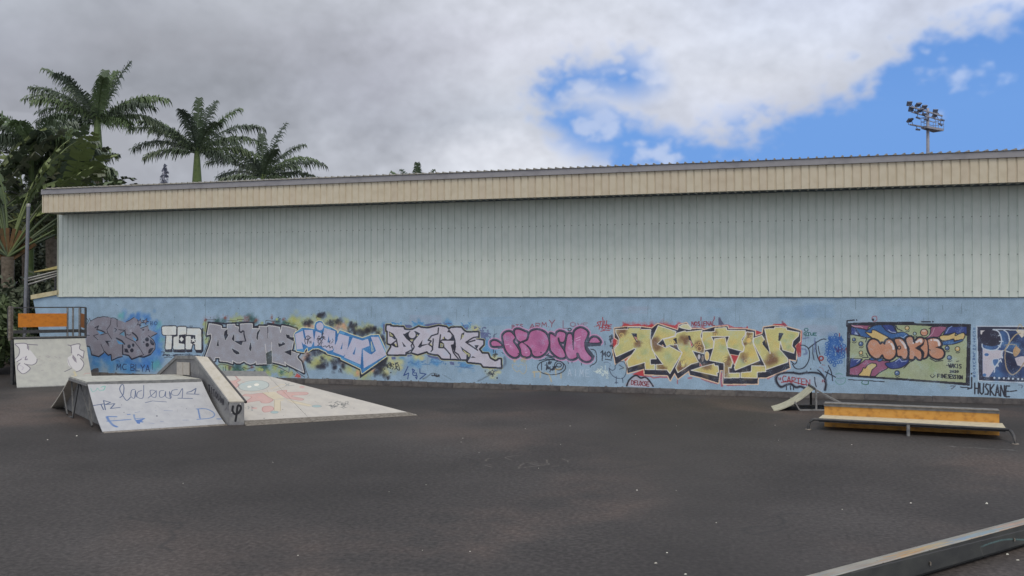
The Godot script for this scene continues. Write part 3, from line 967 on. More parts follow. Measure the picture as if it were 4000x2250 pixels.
func graffiti_asome() -> void:
	view(780, 1220, 5.573)
	var yel := rgb(148, 160, 72)
	spray(yel, 0.9, [130,350,110,150,480,120,160,620,110,120,250,80,780,150,130,700,190,90,880,150,100,2050,200,150,1900,220,110,2200,250,170,480,1170,130,620,1200,120,980,1210,120,1300,1230,150,1650,1180,150,1800,1280,150,1900,1330,120,700,1270,120,1500,1290,130,1350,240,60])
	spray(rgb(40, 80, 78), 0.9, [420,190,110,520,200,100,360,200,80,1090,130,140,1190,180,110,1700,210,110,1830,220,110,2000,240,90,820,1190,130,860,1260,110,760,1280,80,1400,1200,150,1480,1120,110,1780,1320,70])
	spray(rgb(130, 62, 52), 0.8, [130,160,55,560,120,60,1030,160,100,1230,180,70,650,1200,60,1570,110,50,1830,150,50,1140,1190,60,1600,220,60])
	spray(rgb(186, 64, 58), 0.7, [2130,1370,60,2150,1400,60])
	fill(rgb(184, 66, 60), [2060,1410,2120,1330,2215,1412])
	for d in [[345,155,12],[235,120,10],[1680,150,28],[1715,115,12],[1750,140,14],[1865,130,10],[1580,140,12],[2020,1310,14],[2055,1350,14],[1300,1240,34],[1360,1250,30]]:
		dot(rgb(58, 78, 70) if d[2] < 20 else rgb(150, 165, 90), d[0], d[1], d[2])
	for l in [[130,160,340,165],[140,170,105,480],[610,185,820,182,825,155,960,160],[1440,300,1438,180,1630,195,1750,210],[1870,215,2000,240,2160,285],[380,1160,480,1125,600,1150,740,1190],[950,1190,1040,1235,1180,1190],[1570,1140,1760,1210,1940,1310,1955,1170],[1990,1190,2160,1330,2290,1412],[2250,1050,2320,1280,2370,1412],[130,600,160,530,210,520,190,640,60,960]]:
		ink(rgb(66, 52, 48), 10, l)
	for x in [510, 565, 655, 635]:
		ink(rgb(40, 60, 60), 12, [x, 1130 + (x % 7) * 10, x, 1270])
	scribble(rgb(50, 90, 70), 10, 860, 1260, 110, 50, 14); scribble(rgb(50, 100, 70), 10, 1780, 1300, 90, 40, 8); scribble(rgb(40, 84, 76), 9, 2000, 245, 90, 30, 10); scribble(rgb(60, 60, 60), 9, 1160, 1300, 60, 40, 8)
	var silver := rgb(138, 138, 148)
	var out := [205,245,340,262,475,295,480,350,598,358,600,265,768,260,775,305,848,318,860,420,880,255,1010,245,1150,250,1145,350,1290,355,1290,300,1475,310,1490,285,1620,300,1745,325,1760,440,1790,290,1950,320,2110,370,2060,470,2040,545,2045,620,2010,800,1900,850,1990,900,2000,850,2170,900,2120,950,2130,1000,2210,1080,2270,1310,1900,1130,1850,1078,1875,1160,1720,1110,1580,1080,1570,830,1450,890,1455,1120,1230,1130,1230,1070,1180,1110,1100,1130,1020,1100,965,1060,880,1105,800,1100,715,1050,720,1115,600,1075,440,1060,435,985,335,985,330,1050,270,1060,120,970,200,760,260,560,250,470,160,490]
	ink(INK, 88, out, false, true)
	ink(INK, 40, [180,215,600,250,620,240,860,225,870,215,1180,225,1180,320,1460,270,1480,240,1760,290,2120,340])
	ink(INK, 46, [150,490,150,520,240,480,250,590,120,950])
	fill(silver, out)
	ink(rgb(196, 200, 210), 11, out, false, true)
	for p in [[600,375,545,420,532,500,560,602,620,488,596,480],[402,605,375,725,412,730],[745,480,703,580,748,628],[765,632,932,640,905,712],[702,790,850,868,862,905,800,908,742,862],[1106,660,1126,770,1106,842,1080,790],[1312,375,1252,440,1240,560,1258,602,1268,500],[1712,678,1795,692,1808,648,1862,690,1728,748],[1882,485,1952,502,1958,545,2046,552,2046,622,1898,548],[1990,815,1988,935,1848,862],[1448,890,1562,838,1570,1115,1465,1130]]:
		ink(rgb(190, 194, 206), 26, p, false, true)
		ink(INK if p[0] != 1448 else rgb(66, 74, 76), 12, p, false, true)
		fill(INK if p[0] != 1448 else rgb(66, 74, 76), p)
	ink(INK, 30, [866,270,862,410,900,440,940,402,962,420,965,480,1000,622])
	ink(INK, 16, [1000,626,765,632]); ink(INK, 14, [1480,320,1485,570]); ink(rgb(196, 200, 210), 8, [1490,450,1488,575])
	ink(rgb(200, 204, 212), 9, [1425,690,1450,890]); ink(rgb(200, 204, 212), 9, [1562,650,1566,830])

func graffiti_blue() -> void:
	view(1120, 1210, 5.175)
	var yel := rgb(172, 172, 92)
	spray(yel, 0.9, [260,260,150,420,230,150,600,190,140,850,230,150,1000,260,140,1180,320,150,1420,390,130,1550,390,120,1680,370,130,1850,440,120,560,1050,170,700,980,150,860,960,160,640,1080,110,1250,1180,170,1430,1250,120,1560,1330,150,1700,1230,130,1950,1230,110,130,230,140,90,1290,100,1640,450,100,2100,1080,130])
	spray(rgb(206, 148, 112), 0.8, [420,330,110,520,340,90,1050,340,120,1150,370,110,400,870,80,430,930,90,330,970,80,1440,1290,80,1750,1210,80,1130,1040,80])
	for i in 1:
		spray(rgb(40, 40, 52), 0.95, [700,110,90,740,90,70,640,130,70,420,270,100,480,240,80,360,280,70,850,260,80,940,270,100,1050,260,90,1030,210,45,1340,320,80,1300,290,60,1400,300,50,1280,420,90,1400,440,110,1530,480,110,1640,430,110,1740,400,90,1780,380,70,1640,400,80,1850,470,90,1940,560,70,1980,680,70,1960,620,60])
		spray(rgb(40, 40, 52), 0.95, [560,870,110,640,860,90,440,950,90,420,1000,80,470,1040,60,730,990,70,700,1130,110,640,1150,70,780,1110,90,960,1080,120,960,1180,90,1050,1030,90,1130,1120,90,1090,1230,50,1860,1140,120,1960,1060,120,1850,1230,110,1990,1010,90,1960,1300,80,2050,1370,50,1800,1280,70])
	var outer := [165,470,310,362,440,372,558,392,560,310,590,250,650,220,715,235,758,312,900,360,1012,422,1030,490,1075,412,1190,452,1310,502,1530,572,1700,512,1860,505,1960,720,2030,930,1520,1290,1500,1190,1100,995,1090,960,820,885,800,850,640,778,520,785,432,850,420,760,370,802,350,860,200,832,150,510]
	fill(INK, [380,900,440,860,530,790,640,790,800,860,820,890,1090,970,1090,1010,1490,1200,1505,1300,2030,950,2040,1000,1480,1385,1472,1225,1080,1045,1070,1000,800,915,640,830,530,835])
	ink(INK, 40, [190,850,340,880,410,800])
	ink(rgb(204, 198, 150), 30, outer, false, true)
	fill(rgb(44, 118, 178), outer)
	for q in [[[160,470,310,375,330,410,200,450]],[[200,800,330,790,350,850,210,820]],[[1095,960,1300,1040,1500,1130,1500,1180,1100,985]],[[1860,520,1900,600,1960,720,2010,850,1980,860,1850,545]],[[1090,430,1180,460,1160,500,1060,470]],[[770,320,900,370,880,400,760,350]]]:
		fill(rgb(70, 146, 196), q[0])
	var pale := rgb(176, 175, 196)
	for p in [[165,492,325,420,352,600,345,730,325,790,205,802],[355,408,525,410,552,625,500,745,440,755,350,690],[585,430,700,472,708,620,690,725,560,735,552,640],[762,365,985,432,972,740,930,815,840,832,735,772,690,725],[1060,480,1262,542,1235,760,1200,885,1150,935,940,852,975,700],[1335,560,1532,622,1640,585,1690,720,1520,790,1500,1112,1160,962,1235,780],[1700,548,1850,545,1950,760,2022,912,1558,1182,1535,800,1690,900,1805,830]]:
		fill(pale, p)
	dot(pale, 670, 336, 74, 82)
	var b2 := rgb(40, 104, 164)
	for p in [[850,520,822,660,868,662],[1132,660,1085,798,1118,795],[1398,745,1332,895,1370,912],[1520,770,1490,1165,1520,1290,1548,1170],[1690,535,1805,830,1708,908,1660,640],[330,415,360,590,395,610,355,410],[535,410,552,640,585,430],[985,430,975,720,1030,600,1012,430],[1265,540,1232,790,1300,640,1330,560],[300,640,330,790,360,740]]:
		fill(b2, p)
	shape(rgb(44, 118, 178), rgb(204, 198, 150), 8, [1706,640,1752,830,1720,840])
	var t := rgb(58, 60, 74)
	ink(t, 11, [380,690,365,600,420,525,470,560,420,600,380,590], true); ink(t, 10, [430,530,420,690,440,600,490,560]); letters(t, 8, "N", 465, 630, 30, 50, 0)
	scribble(t, 11, 680, 620, 60, 90, 10); ink(t, 11, [610,590,720,560,780,600]); ink(t, 11, [720,520,690,560,750,545,660,700,620,720], true)
	ink(t, 10, [730,745,790,730,800,760,860,720,870,770,920,740,930,780], true); scribble(t, 6, 900, 640, 40, 50, 6)

func graffiti_delik() -> void:
	view(1480, 1230, 5.152)
	var slate := rgb(88, 100, 142)
	var sky := rgb(62, 134, 186)
	var yel := rgb(192, 186, 118)
	spray(sky, 0.8, [780,190,110,1380,190,110,2180,600,130,2160,700,140,2130,560,90,700,950,120,800,980,120,1150,930,120,1160,960,100,1700,1010,120,1850,1010,110,2300,740,110,90,230,90,1420,200,80,450,860,90])
	spray(yel, 0.8, [400,930,130,250,930,120,160,1130,110,330,1050,120,760,850,120,850,870,90,1900,270,110,1980,290,90,2330,850,90,2250,1140,110,2300,1210,100,2400,1130,80,430,1040,90])
	fill(slate, [520,195,630,200,680,230,640,280,540,270]); fill(slate, [930,190,1120,158,1250,165,1290,215,1180,225,990,250,920,230]); fill(slate, [1670,190,1780,205,1810,240,1780,300,1700,270]); fill(slate, [2030,340,2240,360,2150,450,2160,520,2060,470]); fill(slate, [80,185,130,190,120,390,85,380])
	fill(slate, [250,850,330,840,340,890,260,900]); fill(slate, [560,800,620,760,680,820,580,850]); fill(slate, [960,790,1100,830,1220,850,1240,910,1000,850]); fill(slate, [1420,940,1510,950,1520,1010,1440,1000])
	for s in [[360,180,100,30,12],[780,180,110,40,14],[1400,190,90,25,10],[1740,220,90,50,14],[2050,290,110,40,12],[2180,390,70,60,10]]:
		scribble(slate if s[0] % 3 else sky, 10, s[0], s[1], s[2], s[3], s[4])
	for s in [[800,970,130,40,12],[1150,940,110,50,12],[1700,1030,120,50,14],[1330,960,60,40,6],[660,950,70,40,6],[2330,1050,120,60,10]]:
		scribble(rgb(70, 120, 172), 9, s[0], s[1], s[2], s[3], s[4])
	ink(rgb(62, 120, 176), 9, [860,995,1030,995]); ink(rgb(90, 112, 150), 9, [1650,1050,1900,1080])
	var outer := [150,205,240,200,240,225,500,240,520,290,620,300,680,290,800,230,850,250,980,265,1200,215,1360,240,1410,290,1450,250,1660,250,1720,320,1770,345,2010,345,2010,470,1960,480,2110,510,2110,600,2020,690,2080,770,2200,775,2240,870,2340,925,2395,905,2400,885,2460,885,2465,1065,2100,1045,2050,980,1790,955,1760,905,1260,885,1230,840,1190,805,1090,795,990,768,970,740,780,800,650,760,540,775,540,805,400,805,180,805,165,770,240,650,240,600,170,575,170,330,145,320]
	ink(yel, 62, outer, false, true)
	ink(INK, 46, outer, false, true)
	var silver := rgb(180, 176, 190)
	fill(silver, outer)
	ink(INK, 20, outer, false, true)
	# counters and joints
	for p in [[200,330,295,380,350,470,325,500,250,440,215,440],[240,600,300,570,390,655,330,650],[465,540,550,640,498,642],[505,390,620,325,740,325,830,375,690,545,600,490],[785,640,880,500,862,600,1022,578,870,632,825,665],[1208,668,1240,515,1312,580,1322,662],[1275,495,1400,305,1535,500],[1638,515,1662,380,1725,345,1700,430],[1640,630,1710,690,1850,790,1845,850,1790,935,1758,900,1765,800,1680,720],[1925,608,2012,612,1962,692],[1470,610,1535,590,1520,740,1500,700],[1850,860,1890,830,1950,862]]:
		fill(INK, p)
	dot(silver, 670, 395, 70, 74); dot(silver, 1390, 420, 74, 74)
	for p in [[220,360,285,430,230,410],[325,580,370,610,345,625],[635,505,690,500,665,525],[1240,575,1295,590,1280,650,1240,640],[1680,400,1710,420,1670,470],[1700,710,1780,780,1760,790],[1780,770,1830,800,1810,840],[1300,450,1310,480,1290,480],[770,400,790,415,765,420],[1010,460,1040,485,1000,490],[1040,580,1065,610,1035,610]]:
		shape(rgb(120, 130, 140), yel, 8, p)
	for l in [[500,390,560,470,680,570,712,640,690,690,540,765],[1200,260,1188,380,1060,420,990,510,1055,525,1000,590,1070,640,1080,700,1050,735],[1095,480,1080,700],[1240,400,1205,660,1320,662,1400,750,1440,800,1440,872],[1250,508,1530,510,1512,600,1460,612,1500,760,1600,885],[1410,310,1500,420,1532,520,1540,640,1520,740,1600,800,1645,895],[2005,440,1900,455,1750,550,1990,712],[1935,510,1790,552],[690,545,650,620,680,700,650,755],[350,480,380,640],[240,600,350,520]]:
		ink(INK, 22, l)
	ink(yel, 8, [1960,475,2030,470])
	# writing under the letters
	var navy := rgb(38, 66, 128)
	ink(navy, 18, [585,1040,500,1220,600,1170,580,1290]); ink(navy, 15, [670,1085,700,1160,755,1170,745,1220,690,1210,680,1150,720,1120,670,1085], true); ink(navy, 15, [730,1220,770,1230,760,1290,735,1250]); ink(navy, 18, [825,1080,825,1170,950,1190,825,1290])
	var k := rgb(48, 50, 58)
	scribble(k, 10, 260, 1030, 90, 60, 16); ink(k, 12, [330,970,390,1000,415,1110,360,1080,330,970], true); dot(k, 240, 1160, 14); dot(k, 120, 1090, 14)
	spray(k, 0.6, [60,1000,90,130,1010,90,30,1120,90,120,1210,60,190,1270,40])
	mist(k, 0.4, 50, [890,1290,980,1240,1060,1180,1160,1190]); scribble(k, 12, 1130, 1220, 70, 30, 8); ink(k, 12, [1060,1215,1220,1245]); mist(k, 0.25, 34, [1280,1200,1370,1250,1450,1300])
	mist(k, 0.4, 50, [2000,1330,2120,1270,2210,1220,2290,1180]); scribble(k, 10, 2260, 1150, 60, 40, 10); ink(k, 11, [2170,1190,2330,1190]); for d in [[2140,1130,12],[2380,1270,16],[2280,1240,10]]: dot(k, d[0], d[1], d[2])
	mist(rgb(74, 84, 108), 0.35, 90, [2330,1130,2450,1080,2540,980,2530,860]); scribble(k, 9, 2330, 810, 50, 30, 10)
	ink(rgb(84, 96, 120), 9, [2290,490,2320,400,2370,380], true)

func graffiti_pink() -> void:
	view(1900, 1230, 5.152)
	var tag := rgb(132, 86, 104)
	letters(tag, 13, "BTS", 515, 205, 55, 70, 25, -8); letters(tag, 15, "ARM", 875, 185, 95, 90, 25, -18); letters(tag, 15, "Y", 1265, 105, 110, 140, 0); dot(tag, 1258, 240, 12)
	letters(rgb(130, 100, 122), 14, "L", 1545, 115, 100, 155, 0); letters(rgb(130, 104, 126), 13, "O", 1690, 145, 100, 95, 0); letters(rgb(134, 108, 128), 12, "VE", 1835, 165, 90, 75, 20)
	var red := rgb(156, 48, 58)
	letters(red, 13, "STILL", 2215, 140, 42, 85, 6, -6, 0.2); letters(red, 13, "HERE", 2270, 215, 55, 75, 8, -4, 0.1); ink(red, 12, [2300,330,2400,305,2480,315]); ink(red, 12, [2340,50,2345,120]); dot(red, 2180, 235, 8); dot(red, 2210, 230, 6)
	var m1 := [330,420,390,350,480,340,540,390,580,460,540,530,600,620,660,720,660,800,600,850,520,840,430,770,370,660,345,540]
	var m2 := [565,330,600,290,660,290,760,330,830,370,805,490,720,530,680,545,620,500,585,430]
	var m3 := [690,560,740,560,840,650,890,740,880,820,820,845,740,830,702,790,690,700,655,610]
	var o := [880,350,1000,300,1110,320,1200,380,1252,500,1252,620,1200,740,1110,820,1000,840,930,800,900,700,830,620,740,555,830,500]
	var r := [1280,390,1330,390,1390,430,1420,360,1480,330,1590,370,1580,500,1540,550,1480,540,1458,465,1440,480,1480,600,1560,720,1590,830,1550,862,1470,862,1370,800,1290,700,1280,560]
	var u := [1635,395,1700,380,1730,430,1740,600,1755,690,1760,400,1790,310,1880,262,1980,290,2042,360,2020,450,1980,550,1990,680,2050,780,2120,860,2080,920,1990,932,1900,880,1850,780,1815,775,1820,850,1740,890,1660,880,1610,810,1580,700,1600,560]
	var el := [90,560,130,520,200,522,280,570,312,622,180,632,110,620]
	var er := [2060,545,2120,462,2200,450,2268,500,2280,560,2080,562]
	var all := [m1, m2, m3, o, r, u, el, er]
	for a in all: ink(rgb(188, 136, 176), 118, a, true, true)
	var dark := rgb(66, 74, 92)
	for a in all: ink(dark, 74, a, true, true)
	fill(dark, [170,640,330,632,335,672,240,682]); fill(dark, [2050,575,2312,570,2302,622,2035,640]); fill(dark, [1280,740,1250,800,1350,830,1500,860,1300,860,1180,820])
	fill(dark, [1975,500,2080,380,2050,560,2040,650,2180,830,2150,920,2080,900,1990,700])
	var pink := rgb(176, 98, 146)
	for a in all:
		fill(pink, a, true); ink(INK, 13, a, true, true)
	spray(rgb(196, 152, 192), 0.45, [1720,700,110,1780,620,80,1680,800,100,1890,690,100,1960,820,120,2030,880,90,1870,640,60,760,640,70,620,500,50,500,640,70,780,700,60])
	spray(rgb(156, 84, 132), 0.35, [980,450,150,1080,600,150,430,470,100,1420,620,110,1380,420,60])
	for l in [[390,600,460,590],[1800,480,1900,440],[1810,520,1890,490],[780,760,820,755],[480,620,500,640]]:
		ink(rgb(206, 168, 200), 8, l)
	for d in [[1098,757,14],[960,745,9],[995,742,7],[640,780,12]]: dot(INK, d[0], d[1], d[2])
	ring(INK, 14, 1675, 295, 34, 25)
	ink(INK, 13, [2100,690,2190,720,2220,850,2200,960,2100,1020], true)
	ink(rgb(90, 104, 130), 10, [150,480,170,400,210,380], true)
	# lower marks
	var k := rgb(44, 50, 64)
	var amber := rgb(206, 168, 96)
	mist(amber, 0.5, 26, [520,1000,540,1080,620,1150,660,1120,740,1190,800,1120,800,1000]); mist(amber, 0.5, 22, [520,1010,600,1000,650,1040,690,990,760,1020])
	spray(amber, 0.5, [570,920,50,760,910,70])
	ring(k, 14, 1310, 1055, 285, 150); scribble(k, 11, 1300, 1040, 110, 90, 22); letters(k, 15, "II", 1090, 960, 40, 150, 60); ring(k, 14, 1460, 1020, 90, 90); ring(k, 12, 1460, 1010, 50, 40); ink(k, 11, [1180,870,1290,860,1380,890]); ink(k, 12, [1060,920,1200,890,1380,900])
	for l in [[960,1140,970,1250],[930,1150,1090,1140],[1090,1150,1080,1260],[1180,1160,1260,1200,1310,1340],[1390,1080,1400,1220],[1500,1180,1500,1270],[1400,1100,1500,1080]]:
		mist(amber, 0.55, 46, l, false)
	var wht := Color(0.74, 0.79, 0.86)
	letters(Color(0.66, 0.72, 0.8), 8, "AIME", 1640, 1090, 70, 140, 50, 4)
	scribble(wht, 9, 2330, 1180, 130, 90, 22)
	letters(k, 17, "MO", 2330, 745, 70, 100, 25, -5); ink(k, 17, [2300,760,2340,720,2330,920]); ink(k, 15, [2390,890,2520,910]); ink(k, 15, [2540,780,2510,880])
	for l in [[140,700,140,760],[180,720,180,780],[310,750,340,780],[1640,930,1650,980],[1720,940,1720,970],[1910,970,1915,1010],[2085,1020,2095,1050],[2385,530,2390,600]]: ink(k, 10, l)
	mist(rgb(110, 128, 160), 0.3, 40, [2380,540,2390,640])

func graffiti_gold() -> void:
	view(2360, 1230, 4.83)
	var red := rgb(168, 54, 62)
	spray(red, 0.6, [380,180,60,450,200,70,560,210,70,660,190,60,760,210,60,900,200,80,960,220,70,1080,170,60,1150,190,70,1400,180,60,1390,240,60,1250,230,70,1700,250,70,1850,230,60,200,500,80,190,560,60,220,460,60,430,800,60])
	fill(red, [340,200,400,160,500,190,650,165,700,200,760,180,800,210,900,170,950,200,1020,160,1130,160,1200,185,1330,200,1420,140,1480,160,1640,250,1850,240,1880,300,300,300])
	fill(red, [170,480,200,430,262,470,250,560,165,620]); fill(red, [380,850,530,730,480,850,420,900])
	fill(red, shifted([0,290,40,250,200,250,230,210,500,180,620,230,840,240,870,205,890,290,1030,290,1140,330,1160,220,1330,200,1360,170,1500,170,1560,140,1640,220,1900,300,1900,400,1880,650,1880,780,1830,800,1780,600,1860,500,1000,420], 1835))
	for p in [[1040,1110,1220,1180,1220,1110,1300,1080,1180,1150,1000,1150],[520,1120,750,1030,750,1160]]: fill(red, p)
	mist(red, 0.7, 40, [760,1150,880,1160,930,1190,1060,1170,1190,1180], false); mist(red, 0.7, 50, [1590,1190,1650,1190], false); mist(red, 0.6, 30, [1380,1200,1380,1300], false); mist(red, 0.7, 36, shifted([480,1330,700,1320,840,1325], 1835), false); mist(red, 0.7, 60, shifted([370,1100,370,1200,390,1340], 1835), false); mist(red, 0.7, 46, shifted([1250,1200,1380,1130,1590,1045], 1835), false); mist(red, 0.6, 34, shifted([0,1210,150,1260,300,1300], 1835), false)
	var cut := [195,255,430,225,720,230,900,255,1010,170,1390,290,1420,190,1550,152,1650,270,1840,262]
	cut += shifted([40,290,240,230,490,215,505,262,850,270,1010,300,1015,405,1150,360,1175,235,1370,205,1620,232,1870,302,1862,490,1765,590,1795,640,1782,860,1640,830,1668,1000,1225,1180,1065,1182,1062,1300,415,1300,415,1040,350,1040,332,1190,320,1282,0,1180], 1835)
	cut += [1620,1130,1600,1050,1390,1205,1330,1090,1245,1235,1200,1140,765,1120,755,1015,445,1098,415,890,530,735,215,925,165,650,250,560,260,470,200,430]
	ink(rgb(206, 168, 142), 34, cut, false, true)
	fill(INK, cut)
	var gold := rgb(176, 170, 106)
	var l1 := [215,275,450,270,460,235,685,232,690,275,880,275,870,420,880,560,985,830,870,832,875,940,955,935,955,1030,775,1030,770,895,455,990,425,880,600,640,555,630,545,645,225,790,180,650,270,550,280,440,220,340]
	var l2 := [1020,200,1355,310,1330,395,1100,455,1000,550,1160,622,1235,590,1470,715,1240,1110,1190,1040,980,1035,975,940,1110,930,905,660,890,480]
	var l3 := [1365,345,1530,300,1545,320,1850,285,1815,400,1895,600,1885,735,1665,675,1780,890,1640,930,1390,1090,1350,1000,1410,860,1475,710,1405,645,1375,560,1230,570,1170,600,1115,460,1340,405]
	var l4 := shifted([20,320,250,315,255,250,470,238,480,290,830,290,830,370,762,460,770,550,810,610,785,692,490,612,482,530,525,405,185,410,232,500,225,625,75,660,10,480], 1835)
	var l5 := shifted([250,450,450,430,490,640,590,900,560,1002,515,990,520,1100,725,1095,725,1185,430,1190,425,910,155,860,230,620], 1835)
	var l6 := shifted([845,320,985,330,970,500,990,580,1100,860,640,1045,620,990,730,710,790,695,812,605,770,500,840,380], 1835)
	var l7 := shifted([945,960,1210,960,1215,1070,1050,1080,1050,1190,745,1185,745,1090,940,1072], 1835)
	var l8 := shifted([985,440,1140,385,1190,465,1150,540,1300,730,1190,262,1380,258,1385,228,1600,240,1610,285,1845,330,1830,400,1730,490,1710,590,1760,650,1745,725,1535,660,1490,500,1475,650,1625,820,1632,890,1215,1035,1205,960,985,540], 1835)
	var l9 := shifted([-195,1045,0,980,240,920,250,960,315,962,330,1080,290,1092,300,1152], 1835)
	var ls := [l1, l2, l3, l4, l5, l6, l7, l8, l9]
	for a in ls: fill(gold, a)
	# patches of amber, brown and green inside the letters
	var amber := rgb(206, 166, 84)
	var brown := rgb(112, 82, 62)
	spray(amber, 0.5, [560,440,90,480,930,110,640,900,110,820,980,90,1120,420,90,1250,450,80,1000,420,70,1700,850,100,1600,860,90,1840,450,70,1835+150,390,60,1835+330,500,110,1835+400,470,80,1835+620,520,90,1835+930,700,140,1835+900,800,130,1835+1250,480,110,1835+1430,600,90,1835+1100,1000,90,1835+850,1130,110,1835+100,1060,140,1835+220,1030,90,1980,500,60,1500,740,80])
	for i in 2:
		spray(brown, 0.6, [300,320,90,380,300,70,270,400,60,620,560,70,660,530,60,960,540,110,1010,620,90,970,480,80,1060,560,60,1480,450,90,1560,460,80,1540,520,60,1440,930,90,1500,990,90,1430,1020,70,1800,600,100,1840,660,80,1760,560,70,1060,980,70,1120,1010,60,1320,540,60,1350,590,50,1835+260,340,50,1835+530,830,80,1835+500,930,90,1835+480,1050,70,1835+470,1140,50,1835+910,360,70,1835+900,470,70,1835+820,540,50,1835+800,780,80,1835+800,860,50,1835+1340,800,110,1835+1270,890,110,1835+1390,860,70,1835+60,980,70,1835+150,970,60])
	spray(rgb(140, 160, 112), 0.5, [700,400,80,760,700,90,300,600,70,1150,260,80,1200,750,100,1240,860,100,1560,640,70,1920,540,70,1835+120,580,70,1835+400,600,100,1835+640,600,60,1835+760,900,80,1835+1060,480,90,1835+1580,480,110,1835+1700,400,80,1835+1500,720,80,1835+1640,600,60])
	for a in ls: ink(Color(0.82, 0.82, 0.79), 11, a, false, true)
	ink(INK, 12, [455,262,460,240,685,240,690,270]); ink(Color(0.82, 0.82, 0.79), 8, [445,262,450,225,690,228,692,265])
	for p in [[515,350,615,350,632,520,600,500],[1010,552,1110,465,1172,592],[1300,455,1365,430,1380,555],[1583,395,1620,390,1640,470,1692,580,1655,622,1610,500],[1380,620,1405,650,1330,615]]:
		fill(INK, p)
	for p in [[1460,340,1552,345,1480,492,1450,482],[1150,520,1190,470,1210,560,1290,720,1160,560]]: fill(INK, shifted(p, 1835))
	for p in [[570,415,606,420,622,490],[1610,480,1640,500,1672,580,1645,600],[1095,560,1130,585,1100,590],[1800,895,1848,962,1800,965]]: shape(red, Color(0.8, 0.68, 0.58), 6, p)
	shape(red, Color(0.8, 0.68, 0.58), 8, shifted([545,742,705,770,620,945], 1835))
	# little dots, hearts and bubbles
	dot(rgb(176, 174, 176), 1790, 792, 24, 50); dot(rgb(122, 112, 108), 1860, 822, 26, 62); shape(rgb(206, 170, 100), Color(0.82, 0.8, 0.72), 9, [1900,770,1910,710,1945,690,1975,730,1978,800,1950,858,1915,840], true)
	shape(rgb(182, 180, 140), Color(0.86, 0.86, 0.84), 10, [1425,235,1470,190,1540,175,1600,200,1632,278], true)
	for q in [[330,385,40],[1795,640,42],[1740,570,20],[1800,540,26],[1835+265,370,24],[1835+930,405,22],[1835+840,870,26]]: ring(rgb(196, 166, 96), 9, q[0], q[1], q[2])
	for l in [[1460,880,1470,980,1495,870,1500,980,1530,860],[1250,500,1270,560,1290,490,1300,580,1325,500]]: ink(rgb(220, 180, 96), 12, l)
	for l in [[400,800,470,770],[410,830,480,830],[430,880,470,860]]: ink(rgb(206, 180, 112), 12, shifted(l, 1835))
	dot(rgb(196, 164, 86), 1835 + 895, 480, 48)
	mist(rgb(70, 68, 90), 0.5, 60, shifted([340,60,345,120,370,180], 1835)); fill(rgb(84, 84, 108), shifted([325,60,350,60,430,180,320,190], 1835)); mist(rgb(110, 60, 80), 0.5, 44, shifted([1530,125,1540,170,1590,210], 1835))
	var tr := rgb(126, 54, 68)
	letters(tr, 13, "NOSIENAL", 1655, 130, 40, 75, 16, -1); ink(tr, 12, [1830,40,1825,105]); ink(tr, 12, shifted([240,30,245,70,225,110], 1835))

